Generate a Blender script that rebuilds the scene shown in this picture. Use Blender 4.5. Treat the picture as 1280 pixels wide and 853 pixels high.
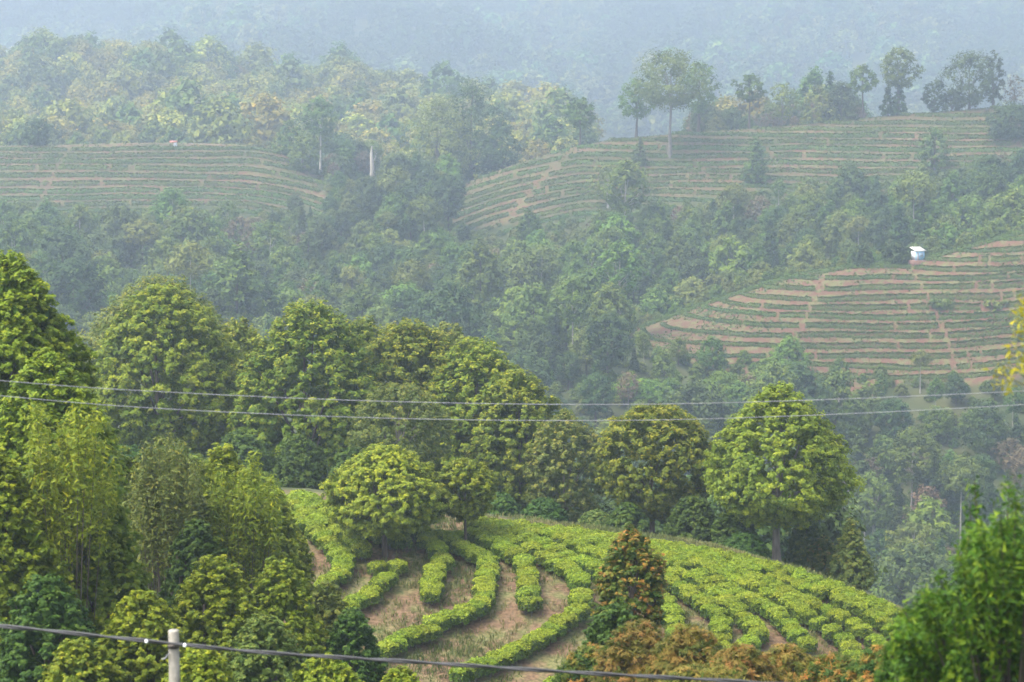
import bpy, math
import numpy as np

# ------------------------------------------------------------------ camera, sky, sun, exposure
for o in list(bpy.data.objects):
    bpy.data.objects.remove(o)
sc = bpy.context.scene
C = sc.collection
F = 2887.0                       # focal length in photo pixels (photo 1280 x 853)
PITCH = -math.atan((426.5 - 100.0) / F)

cam_d = bpy.data.cameras.new("camera")
cam_d.sensor_width = 36.0
cam_d.lens = 36.0 * F / 1280.0
cam_d.clip_start = 0.5
cam_d.clip_end = 6000
cam_d.dof.use_dof = True
cam_d.dof.focus_distance = 125.0
cam_d.dof.aperture_fstop = 1.9
cam = bpy.data.objects.new("camera", cam_d)
cam.rotation_euler = (math.pi / 2 + PITCH, 0, 0)
C.objects.link(cam)
sc.camera = cam

SUN_EL, SUN_AZ = math.radians(60), math.radians(246)      # azimuth clockwise from +Y
world = bpy.data.worlds.new("World")
sc.world = world
world.use_nodes = True
wn = world.node_tree
sky = wn.nodes.new("ShaderNodeTexSky")
sky.sky_type = 'NISHITA'
sky.sun_disc = False
sky.sun_elevation = SUN_EL
sky.sun_rotation = SUN_AZ
sky.air_density = 1.0
sky.dust_density = 4.0
bg = wn.nodes["Background"]
bg.inputs[1].default_value = 0.15
soft = wn.nodes.new("ShaderNodeHueSaturation")      # thin cloud: the same sky, greyer
soft.inputs["Saturation"].default_value = 0.45
wn.links.new(sky.outputs[0], soft.inputs["Color"])
wn.links.new(soft.outputs[0], bg.inputs[0])

sun_d = bpy.data.lights.new("sun", 'SUN')
sun_d.energy = 1.5
sun_d.angle = math.radians(32)
sun_d.color = (1.0, 0.93, 0.78)
sun = bpy.data.objects.new("sun", sun_d)
sun.rotation_euler = (math.pi / 2 - SUN_EL, 0, math.pi - SUN_AZ)
sun.location = (0, 0, 200)
C.objects.link(sun)

sc.view_settings.view_transform = 'Standard'
sc.view_settings.look = 'None'
sc.view_settings.gamma = 1.0
sc.view_settings.exposure = 2.3
sc.render.engine = 'CYCLES'
sc.cycles.use_denoising = True
sc.cycles.max_bounces = 5
sc.cycles.diffuse_bounces = 3
sc.cycles.transmission_bounces = 3
sc.cycles.volume_bounces = 2
sc.cycles.caustics_reflective = False
sc.cycles.caustics_refractive = False

HAZE_DENSITY = 0.00068
HAZE_COLOR = (0.51, 0.595, 0.705)

# ------------------------------------------------------------------ pixel <-> world
_f = np.array([0, math.cos(PITCH), math.sin(PITCH)])
_u = np.array([0, -math.sin(PITCH), math.cos(PITCH)])


def pt(px, py, Y):
    """point on the ray of photo pixel (px, py) at forward distance Y"""
    d = np.array([(px - 640) / F, 0, 0]) + _f - _u * ((py - 427.6) / F)
    return d * (Y / d[1])


def proj(P):
    P = np.asarray(P, float)
    a = P @ _f
    return 640 + F * P[..., 0] / a, 426.5 - F * (P @ _u) / a


def zat(py, Y):
    d1 = _f[1] - _u[1] * (py - 427.6) / F
    d2 = _f[2] - _u[2] * (py - 427.6) / F
    return d2 / d1 * Y


def smooth_noise(x, y, seed, octaves=3):
    r = np.random.RandomState(seed)
    out = 0.0
    amp = 1.0
    k = 1.0
    for _ in range(octaves):
        for _j in range(4):
            a = r.uniform(0, 2 * math.pi)
            w = k * r.uniform(0.7, 1.4)
            out = out + amp * 0.35 * np.sin((x * math.cos(a) + y * math.sin(a)) * w + r.uniform(0, 6.28))
        amp *= 0.5
        k *= 2.1
    return out

# ------------------------------------------------------------------ terrain height field
PXG = np.arange(-700, 1981, 4.0)


def sm(v, w):
    if w <= 0:
        return v
    n = int(w * 3 / 4)
    k = np.exp(-0.5 * (np.arange(-n, n + 1) * 4.0 / w) ** 2)
    k /= k.sum()
    return np.convolve(np.pad(v, n, mode='edge'), k, mode='valid')


def line(pairs, w=14):
    a = np.array(pairs, float)
    return sm(np.interp(PXG, a[:, 0], a[:, 1]), w)


def cst(v):
    return np.full(PXG.shape, float(v))


secs = []     # (Y(px), z(px))
for Y, z in ((-80, 6), (-20, 0.2), (0, -1.7), (14, -7.5), (33, -15), (56, -23), (74, -26.6)):
    secs.append((cst(Y), cst(z)))
# the near tea knoll: front foot, middle, crest, back
Yf = line([(0, 91), (640, 91.5), (1280, 88)])
zf = line([(0, -22.4), (350, -23.2), (620, -24.3), (900, -25.2), (1140, -26.6), (1500, -29)])
secs.append((Yf, zf))
Yc = line([(0, 114), (350, 112), (620, 108), (830, 106), (1000, 104), (1140, 102), (1500, 98)])
pyc = line([(-300, 585), (200, 598), (350, 616), (480, 632), (620, 652), (700, 662), (830, 682), (920, 700), (1000, 720), (1080, 750), (1140, 780), (1280, 850), (1500, 960)], 20)
zc = zat(pyc, Yc)
Ym = (Yf + Yc) * 0.5 - 0.6
secs.append((Ym, zf + (zc - zf) * 0.66))
secs.append((Yc, zc))
secs.append((Yc + 8, zc - 1.5))
secs.append((Yc + 22, zc - 5.5))
secs.append((cst(165), cst(-46)))
secs.append((cst(225), cst(-74)))
secs.append((cst(285), line([(0, -70), (700, -76), (1280, -80)])))
# forest foot / hut hill / forest / ridge
p330 = line([(-300, 560), (0, 560), (500, 600), (700, 640), (1000, 715), (1280, 735), (1700, 745)], 40)
secs.append((cst(332), zat(p330, 332)))
phb = line([(-300, 445), (0, 445), (500, 455), (700, 462), (800, 432), (900, 456), (1000, 474), (1100, 482), (1200, 474), (1280, 462), (1600, 430)])
secs.append((cst(392), zat(phb, 392)))
phc = line([(-300, 405), (0, 405), (500, 425), (700, 438), (770, 424), (800, 411), (880, 382), (980, 349), (1060, 335), (1140, 328), (1200, 313), (1280, 291), (1400, 262), (1700, 210)], 10)
secs.append((cst(418), zat(phc, 418)))
pbh = line([(-300, 385), (0, 385), (500, 402), (700, 412), (800, 418), (880, 398), (980, 370), (1060, 356), (1140, 349), (1280, 318), (1700, 250)])
secs.append((cst(448), zat(pbh, 448)))
pfm = line([(-300, 325), (0, 325), (300, 325), (600, 335), (800, 325), (1000, 302), (1140, 285), (1280, 258), (1700, 220)], 30)
secs.append((cst(500), zat(pfm, 500)))
ptb = line([(-300, 268), (0, 266), (400, 268), (480, 272), (560, 288), (600, 294), (700, 282), (850, 258), (1000, 245), (1140, 228), (1280, 208), (1700, 180)], 20)
secs.append((cst(540), zat(ptb, 540)))
pcr = line([(-300, 186), (0, 184), (100, 182), (200, 180), (300, 182), (350, 190), (400, 218), (450, 226), (500, 246), (540, 250), (575, 234), (640, 208), (700, 189), (760, 176), (850, 168), (1000, 158), (1100, 146), (1200, 139), (1280, 133), (1700, 120)], 8)
secs.append((cst(578), zat(pcr, 578)))
pb = line([(-300, 206), (350, 212), (480, 262), (560, 260), (640, 232), (800, 200), (1000, 190), (1280, 170), (1700, 160)])
secs.append((cst(640), zat(pb, 640)))
pg0 = line([(-300, 180), (350, 190), (480, 196), (700, 196), (900, 188), (1000, 180), (1280, 176), (1700, 170)], 30)
secs.append((cst(760), zat(pg0, 760)))
pg = line([(-300, 84), (0, 92), (60, 78), (110, 72), (250, 90), (330, 102), (430, 103), (520, 120), (640, 142), (720, 158), (800, 168), (1000, 166), (1280, 160), (1700, 150)], 14)
pg = pg + 20
secs.append((cst(930), zat(pg, 930)))
secs.append((cst(1100), zat(pg + 26, 1100)))
pm = line([(-300, 150), (0, 150), (400, 150), (700, 156), (1000, 150), (1280, 146), (1700, 140)], 30)
secs.append((cst(1400), zat(pm, 1400)))
secs.append((cst(1650), zat(pm - 70, 1650)))
secs.append((cst(2000), zat(pm - 165, 2000)))
secs.append((cst(2400), zat(pm - 260, 2400)))
secs.append((cst(2800), zat(pm - 315, 2800)))

SY = np.array([s[0] for s in secs])
SZ = np.array([s[1] for s in secs])
dY = np.diff(SY, axis=0)
dl = np.diff(SZ, axis=0) / dY
SM = np.zeros_like(SZ)
w1 = 2 * dY[1:] + dY[:-1]
w2 = dY[1:] + 2 * dY[:-1]
same = (dl[1:] * dl[:-1]) > 0
with np.errstate(divide='ignore', invalid='ignore'):
    hm = (w1 + w2) / (w1 / dl[:-1] + w2 / dl[1:])
SM[1:-1] = np.where(same, hm, 0)
SM[0] = dl[0]
SM[-1] = dl[-1]
NS = len(SY)


def H(X, Y):
    X, Y = np.broadcast_arrays(np.asarray(X, float), np.asarray(Y, float))
    shp = X.shape
    X = X.ravel()
    Y = np.clip(Y.ravel(), -79.9, 2799)
    px = np.clip(640 + F * X / np.maximum(Y, 60), -699, 1979)
    g = (px + 700) / 4.0
    i = np.minimum(g.astype(int), len(PXG) - 2)
    t = g - i
    Yk = SY[:, i] * (1 - t) + SY[:, i + 1] * t
    Zk = SZ[:, i] * (1 - t) + SZ[:, i + 1] * t
    Mk = SM[:, i] * (1 - t) + SM[:, i + 1] * t
    k = np.clip((Yk <= Y).sum(0) - 1, 0, NS - 2)
    n = np.arange(len(X))
    y0, y1 = Yk[k, n], Yk[k + 1, n]
    h = y1 - y0
    s = (Y - y0) / h
    z = ((1 + 2 * s) * (1 - s) ** 2 * Zk[k, n] + s * (1 - s) ** 2 * h * Mk[k, n]
         + s * s * (3 - 2 * s) * Zk[k + 1, n] + s * s * (s - 1) * h * Mk[k + 1, n])
    amp = np.interp(Y, [0, 80, 130, 200, 380, 600, 700, 1200, 1500, 2800], [0.15, 0.12, 0.2, 1.0, 0.25, 0.3, 1.5, 3, 11, 20])
    wl = np.interp(Y, [0, 130, 300, 600, 1200, 2800], [0.5, 0.4, 0.12, 0.10, 0.03, 0.014])
    # fixed wavelength bands, blended by amplitude, so that the noise stays continuous
    z = z + np.interp(Y, [0, 80, 130, 200], [0.12, 0.10, 0.2, 0.0]) * smooth_noise(X, Y, 3) * 0.6
    z = z + np.interp(Y, [150, 220, 360, 390, 600, 700, 1200], [0, 1.0, 0.8, 0.15, 0.15, 1.5, 0]) * smooth_noise(X * 0.09, Y * 0.09, 5)
    z = z + np.interp(Y, [1000, 1500, 2800], [0, 17, 30]) * smooth_noise(X * 0.015, Y * 0.008, 9)
    return z.reshape(shp)


def hit(px, py, lo, hi, off=0.0):
    """first ground point on a pixel's ray between the distances lo and hi"""
    Y = np.linspace(lo, hi, 700)
    d = pt(px, py, 1.0)
    z = d[2] * Y
    g = H(d[0] * Y, Y) + off
    b = np.nonzero(z <= g)[0]
    i = b[0] if len(b) else int(np.argmin(z - g))
    return np.array([d[0] * Y[i], Y[i], g[i] - off])

# ------------------------------------------------------------------ materials


def mat(name):
    m = bpy.data.materials.new(name)
    m.use_nodes = True
    nt = m.node_tree
    return m, nt, nt.nodes["Principled BSDF"], nt.nodes["Material Output"]


def leaf_mat(name, dark, mid, young, transl=0.30, var=0.25, rough=0.5):
    m, nt, p, out = mat(name)
    at = nt.nodes.new("ShaderNodeAttribute")
    at.attribute_name = "tint"
    rp = nt.nodes.new("ShaderNodeValToRGB")
    rp.color_ramp.elements[0].color = (*dark, 1)
    rp.color_ramp.elements[0].position = 0.05
    rp.color_ramp.elements[1].color = (*young, 1)
    rp.color_ramp.elements[1].position = 0.95
    e = rp.color_ramp.elements.new(0.5)
    e.color = (*mid, 1)
    nt.links.new(at.outputs["Fac"], rp.inputs[0])
    oi = nt.nodes.new("ShaderNodeObjectInfo")
    hs = nt.nodes.new("ShaderNodeHueSaturation")
    mr = nt.nodes.new("ShaderNodeMapRange")
    mr.inputs["To Min"].default_value = 1 - var
    mr.inputs["To Max"].default_value = 1 + var
    nt.links.new(oi.outputs["Random"], mr.inputs[0])
    nt.links.new(mr.outputs[0], hs.inputs["Value"])
    ml = nt.nodes.new("ShaderNodeMath")
    ml.operation = 'MULTIPLY'
    ml.inputs[1].default_value = 7.31
    fr = nt.nodes.new("ShaderNodeMath")
    fr.operation = 'FRACT'
    nt.links.new(oi.outputs["Random"], ml.inputs[0])
    nt.links.new(ml.outputs[0], fr.inputs[0])
    mh = nt.nodes.new("ShaderNodeMapRange")
    mh.inputs["To Min"].default_value = 0.5 - var * 0.12
    mh.inputs["To Max"].default_value = 0.5 + var * 0.12
    nt.links.new(fr.outputs[0], mh.inputs[0])
    nt.links.new(mh.outputs[0], hs.inputs["Hue"])
    nt.links.new(rp.outputs[0], hs.inputs["Color"])
    nt.links.new(hs.outputs[0], p.inputs["Base Color"])
    p.inputs["Roughness"].default_value = rough
    p.inputs["Specular IOR Level"].default_value = 0.10
    tr = nt.nodes.new("ShaderNodeBsdfTranslucent")
    nt.links.new(hs.outputs[0], tr.inputs[0])
    mx = nt.nodes.new("ShaderNodeMixShader")
    mx.inputs[0].default_value = transl
    nt.links.new(p.outputs[0], mx.inputs[1])
    nt.links.new(tr.outputs[0], mx.inputs[2])
    nt.links.new(mx.outputs[0], out.inputs[0])
    return m


def plain_mat(name, c1, c2, scale=8.0, rough=0.85, bump=0.3, metal=0.0, stretch=(1, 1, 1)):
    m, nt, p, out = mat(name)
    tc = nt.nodes.new("ShaderNodeTexCoord")
    mp = nt.nodes.new("ShaderNodeMapping")
    mp.inputs["Scale"].default_value = stretch
    nz = nt.nodes.new("ShaderNodeTexNoise")
    nz.inputs["Scale"].default_value = scale
    nz.inputs["Detail"].default_value = 6
    rp = nt.nodes.new("ShaderNodeValToRGB")
    rp.color_ramp.elements[0].color = (*c1, 1)
    rp.color_ramp.elements[1].color = (*c2, 1)
    rp.color_ramp.elements[0].position = 0.3
    rp.color_ramp.elements[1].position = 0.7
    nt.links.new(tc.outputs["Object"], mp.inputs[0])
    nt.links.new(mp.outputs[0], nz.inputs["Vector"])
    nt.links.new(nz.outputs[0], rp.inputs[0])
    nt.links.new(rp.outputs[0], p.inputs["Base Color"])
    p.inputs["Roughness"].default_value = rough
    p.inputs["Metallic"].default_value = metal
    if bump:
        b = nt.nodes.new("ShaderNodeBump")
        b.inputs["Strength"].default_value = bump
        b.inputs["Distance"].default_value = 0.03
        nt.links.new(nz.outputs[0], b.inputs["Height"])
        nt.links.new(b.outputs[0], p.inputs["Normal"])
    return m


M = {}
M['lime'] = leaf_mat('leaf_lime', (0.065, 0.111, 0.013), (0.176, 0.221, 0.018), (0.351, 0.351, 0.020), 0.40, 0.06)
M['fresh'] = leaf_mat('leaf_fresh', (0.054, 0.103, 0.010), (0.162, 0.212, 0.014), (0.340, 0.336, 0.018), 0.40, 0.10)
M['big'] = leaf_mat('leaf_big', (0.047, 0.085, 0.010), (0.131, 0.171, 0.014), (0.296, 0.279, 0.019), 0.40, 0.14)
M['olive'] = leaf_mat('leaf_olive', (0.051, 0.086, 0.020), (0.122, 0.157, 0.030), (0.272, 0.250, 0.036), 0.40, 0.14)
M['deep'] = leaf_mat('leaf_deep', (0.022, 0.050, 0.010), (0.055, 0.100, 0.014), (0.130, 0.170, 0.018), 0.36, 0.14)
M['rust'] = leaf_mat('leaf_rust', (0.070, 0.095, 0.014), (0.185, 0.160, 0.030), (0.300, 0.170, 0.042), 0.36, 0.30)
M['rustmix'] = leaf_mat('leaf_rust_mixed', (0.037, 0.088, 0.015), (0.125, 0.150, 0.023), (0.375, 0.175, 0.037), 0.40, 0.12)
M['pine'] = leaf_mat('leaf_near', (0.015, 0.053, 0.005), (0.043, 0.109, 0.007), (0.143, 0.208, 0.010), 0.40, 0.10)
M['gold'] = leaf_mat('leaf_gold', (0.120, 0.140, 0.010), (0.260, 0.250, 0.012), (0.380, 0.330, 0.016), 0.40, 0.05)
M['tea'] = leaf_mat('leaf_tea', (0.025, 0.052, 0.010), (0.110, 0.165, 0.015), (0.300, 0.350, 0.022), 0.36, 0.12, 0.42)
M['tea_far'] = leaf_mat('leaf_tea_terrace', (0.030, 0.060, 0.016), (0.060, 0.105, 0.020), (0.120, 0.170, 0.026), 0.25, 0.16)
M['f_green'] = leaf_mat('forest_green', (0.037, 0.073, 0.013), (0.083, 0.133, 0.018), (0.168, 0.199, 0.023), 0.28, 0.20)
M['f_dark'] = leaf_mat('forest_dark', (0.022, 0.045, 0.012), (0.047, 0.078, 0.017), (0.096, 0.126, 0.021), 0.25, 0.20)
M['f_olive'] = leaf_mat('forest_olive', (0.056, 0.083, 0.017), (0.118, 0.146, 0.025), (0.208, 0.221, 0.031), 0.28, 0.20)
M['f_bright'] = leaf_mat('forest_bright', (0.054, 0.103, 0.013), (0.114, 0.182, 0.018), (0.199, 0.255, 0.022), 0.30, 0.16)
M['f_brown'] = leaf_mat('forest_brown', (0.070, 0.056, 0.032), (0.129, 0.094, 0.050), (0.176, 0.129, 0.061), 0.22, 0.20)
M['f_sun'] = leaf_mat('forest_sun_tint', (0.090, 0.113, 0.020), (0.208, 0.210, 0.029), (0.379, 0.305, 0.041), 0.30, 0.28)  # warm sunlight on the back hill is mixed into this leaf colour
M['f_mtn'] = leaf_mat('forest_mountain', (0.023, 0.051, 0.018), (0.103, 0.154, 0.032), (0.228, 0.251, 0.046), 0.25, 0.50)
M['grass'] = leaf_mat('weed_grass', (0.055, 0.080, 0.020), (0.120, 0.135, 0.040), (0.210, 0.180, 0.080), 0.30, 0.05)
M['bark'] = plain_mat('bark', (0.035, 0.026, 0.018), (0.085, 0.066, 0.048), 6, 0.9, 0.5, stretch=(1, 1, 0.25))
M['bark_grey'] = plain_mat('bark_grey', (0.080, 0.068, 0.055), (0.170, 0.150, 0.125), 6, 0.9, 0.5, stretch=(1, 1, 0.25))
M['bark_pale'] = plain_mat('bark_pale', (0.200, 0.180, 0.150), (0.330, 0.300, 0.260), 5, 0.85, 0.3, stretch=(1, 1, 0.25))
M['stem'] = plain_mat('tea_stem', (0.030, 0.024, 0.018), (0.150, 0.135, 0.115), 12, 0.9, 0.2)
M['concrete'] = plain_mat('concrete', (0.150, 0.138, 0.112), (0.270, 0.250, 0.210), 9, 0.9, 0.25)
M['cable'] = plain_mat('cable_black', (0.012, 0.012, 0.013), (0.030, 0.030, 0.032), 20, 0.55, 0.1)
M['wire'] = plain_mat('wire_grey', (0.20, 0.20, 0.21), (0.30, 0.30, 0.31), 15, 0.5, 0.0, 0.3)
M['ceramic'] = plain_mat('ceramic_white', (0.74, 0.74, 0.72), (0.82, 0.82, 0.80), 6, 0.25, 0.0)
M['steel'] = plain_mat('steel_dark', (0.05, 0.045, 0.04), (0.12, 0.10, 0.09), 14, 0.6, 0.1, 0.6)
M['white_wall'] = plain_mat('white_wall', (0.40, 0.41, 0.42), (0.54, 0.55, 0.56), 3, 0.8, 0.1)
M['blue_wall'] = plain_mat('blue_wall', (0.20, 0.42, 0.58), (0.28, 0.52, 0.68), 3, 0.7, 0.1)
M['sheet_roof'] = plain_mat('sheet_roof', (0.36, 0.34, 0.29), (0.50, 0.47, 0.41), 2, 0.6, 0.2)
M['glass'] = plain_mat('window_glass', (0.25, 0.32, 0.36), (0.35, 0.42, 0.46), 2, 0.15, 0.0)
M['red_tile'] = plain_mat('red_roof', (0.20, 0.07, 0.05), (0.30, 0.11, 0.08), 4, 0.8, 0.2)


def soil_mat():
    m, nt, p, out = mat('ground_soil')
    N = nt.nodes.new
    L = nt.links.new
    geo = N("ShaderNodeNewGeometry")
    at = N("ShaderNodeAttribute")
    at.attribute_name = "soil"

    def noise(scale, detail=5):
        n = N("ShaderNodeTexNoise")
        n.inputs["Scale"].default_value = scale
        n.inputs["Detail"].default_value = detail
        L(geo.outputs["Position"], n.inputs["Vector"])
        return n

    def ramp(src, a, b, p0=0.35, p1=0.65):
        r = N("ShaderNodeValToRGB")
        r.color_ramp.elements[0].color = (*a, 1)
        r.color_ramp.elements[1].color = (*b, 1)
        r.color_ramp.elements[0].position = p0
        r.color_ramp.elements[1].position = p1
        L(src, r.inputs[0])
        return r
    n1, n2, n3 = noise(0.9), noise(6.0), noise(0.12, 4)
    near_e = ramp(n2.outputs[0], (0.070, 0.044, 0.026), (0.150, 0.094, 0.058))
    far_e = ramp(n2.outputs[0], (0.074, 0.034, 0.023), (0.134, 0.066, 0.045))
    sx = N("ShaderNodeSeparateXYZ")
    L(geo.outputs["Position"], sx.inputs[0])
    gt = N("ShaderNodeMath")
    gt.operation = 'GREATER_THAN'
    gt.inputs[1].default_value = 300.0
    L(sx.outputs[1], gt.inputs[0])
    em = N("ShaderNodeMix")
    em.data_type = 'RGBA'
    L(gt.outputs[0], em.inputs[0])
    L(near_e.outputs[0], em.inputs[6])
    L(far_e.outputs[0], em.inputs[7])
    litter = ramp(n2.outputs[0], (0.055, 0.066, 0.020), (0.150, 0.135, 0.060))
    mx = N("ShaderNodeMix")
    mx.data_type = 'RGBA'
    r1 = ramp(n1.outputs[0], (0, 0, 0), (1, 1, 1), 0.44, 0.62)
    L(r1.outputs[0], mx.inputs[0])
    L(em.outputs[2], mx.inputs[6])
    L(litter.outputs[0], mx.inputs[7])
    wood = ramp(n3.outputs[0], (0.022, 0.034, 0.012), (0.060, 0.062, 0.024))
    mx2 = N("ShaderNodeMix")
    mx2.data_type = 'RGBA'
    L(at.outputs["Fac"], mx2.inputs[0])
    L(wood.outputs[0], mx2.inputs[6])
    L(mx.outputs[2], mx2.inputs[7])
    L(mx2.outputs[2], p.inputs["Base Color"])
    p.inputs["Roughness"].default_value = 0.95
    p.inputs["Specular IOR Level"].default_value = 0.1
    b = N("ShaderNodeBump")
    b.inputs["Strength"].default_value = 0.6
    b.inputs["Distance"].default_value = 0.08
    L(n2.outputs[0], b.inputs["Height"])
    L(b.outputs[0], p.inputs["Normal"])
    return m


M['soil'] = soil_mat()
M['earth'] = plain_mat('packed_earth', (0.095, 0.050, 0.034), (0.180, 0.098, 0.068), 3, 0.95, 0.4)

# ------------------------------------------------------------------ mesh helpers


def mesh_np(name, V, Fq, mats, tint=None, smooth=False, mat_idx=None):
    me = bpy.data.meshes.new(name)
    V = np.ascontiguousarray(V, dtype=np.float32)
    Fq = np.ascontiguousarray(Fq, dtype=np.int32)
    nv, nf = len(V), len(Fq)
    me.vertices.add(nv)
    me.vertices.foreach_set("co", V.ravel())
    k = Fq.shape[1]
    me.loops.add(nf * k)
    me.loops.foreach_set("vertex_index", Fq.ravel())
    me.polygons.add(nf)
    me.polygons.foreach_set("loop_start", np.arange(0, nf * k, k, dtype=np.int32))
    me.polygons.foreach_set("loop_total", np.full(nf, k, dtype=np.int32))
    for m in mats:
        me.materials.append(M[m])
    if mat_idx is not None:
        me.polygons.foreach_set("material_index", np.asarray(mat_idx, dtype=np.int32))
    if smooth:
        me.polygons.foreach_set("use_smooth", np.ones(nf, dtype=bool))
    if tint is not None:
        a = me.attributes.new("tint", 'FLOAT', 'POINT')
        a.data.foreach_set("value", np.asarray(tint, dtype=np.float32))
    me.update(calc_edges=True)
    return me


def link(name, me, parent=None, loc=(0, 0, 0)):
    o = bpy.data.objects.new(name, me)
    C.objects.link(o)
    o.location = loc
    if parent is not None:
        o.parent = parent
    return o


def tag(o, label=None, cat=None, group=None, kind=None):
    if label:
        o["label"] = label
    if cat:
        o["category"] = cat
    if group:
        o["group"] = group
    if kind:
        o["kind"] = kind
    return o


def norm(a):
    return a / np.maximum(np.linalg.norm(a, axis=-1, keepdims=True), 1e-9)


def leaves(P, Nn, L, W, rng, droop=0.0):
    """rhombic leaf quads at P with normals Nn"""
    n = len(P)
    r = rng.normal(size=(n, 3))
    r[:, 2] -= droop
    t = norm(r - (r * Nn).sum(1, keepdims=True) * Nn)
    b = np.cross(Nn, t)
    s = rng.uniform(0.65, 1.35, (n, 1))
    l = L * s * 0.5
    w = W * s * 0.5
    V = np.empty((n, 3, 3))
    V[:, 0] = P - t * l * 0.9 + b * w
    V[:, 1] = P + t * l * 1.1
    V[:, 2] = P - t * l * 0.9 - b * w
    return V.reshape(-1, 3), np.arange(n * 3).reshape(-1, 3)


def tube(pts, rad, sides=6):
    pts = np.asarray(pts, float)
    rad = np.asarray(rad, float)
    n = len(pts)
    d = np.gradient(pts, axis=0)
    d = norm(d)
    ref = np.where(np.abs(d[:, 2:3]) > 0.9, np.array([[1., 0, 0]]), np.array([[0, 0, 1.]]))
    if np.abs(d[:, 2]).min() < 0.9 < np.abs(d[:, 2]).max():
        ref = np.tile(np.array([[0.83, 0.55, 0.02]]), (n, 1))
    a = norm(np.cross(d, ref))
    b = np.cross(d, a)
    th = np.arange(sides) * 2 * math.pi / sides
    V = (pts[:, None] + rad[:, None, None] * (a[:, None] * np.cos(th)[None, :, None] + b[:, None] * np.sin(th)[None, :, None])).reshape(-1, 3)
    q = []
    for i in range(n - 1):
        for j in range(sides):
            k = (j + 1) % sides
            q.append((i * sides + j, i * sides + k, (i + 1) * sides + k, (i + 1) * sides + j))
    return V, np.array(q)


def merge(parts):
    Vs, Fs, off = [], [], 0
    for V, Q in parts:
        Vs.append(V)
        Fs.append(np.asarray(Q) + off)
        off += len(V)
    return np.concatenate(Vs), np.concatenate(Fs)


PROFILE = {
    'round': lambda t: np.sqrt(np.clip(1 - (2 * t - 1) ** 2, 0.02, 1)),
    'dome': lambda t: np.clip(1 - np.clip((t - 0.30) / 0.72, 0, 1) ** 2.1, 0.05, 1) ** 0.75 * np.clip(0.62 + t * 1.6, 0, 1),
    'cone': lambda t: np.clip(1.04 - t, 0.05, 1) ** 0.8 * np.clip(0.55 + t * 3, 0, 1),
    'oval': lambda t: np.clip(1 - np.abs(2 * t - 0.9) ** 2.4, 0.05, 1) ** 0.6,
    'umbrella': lambda t: np.clip(1 - np.clip((t - 0.35) / 0.67, 0, 1) ** 2, 0.05, 1) ** 0.6 * np.clip(0.35 + t * 2.2, 0, 1),
    'egg': lambda t: np.clip(1 - np.clip((t - 0.26) / 0.76, 0, 1) ** 1.55, 0.04, 1) ** 0.8 * np.clip(0.45 + t * 2.2, 0, 1),
    'bush': lambda t: np.clip(1 - np.clip((t - 0.15) / 0.88, 0, 1) ** 2.2, 0.05, 1) ** 0.7,
}


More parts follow.
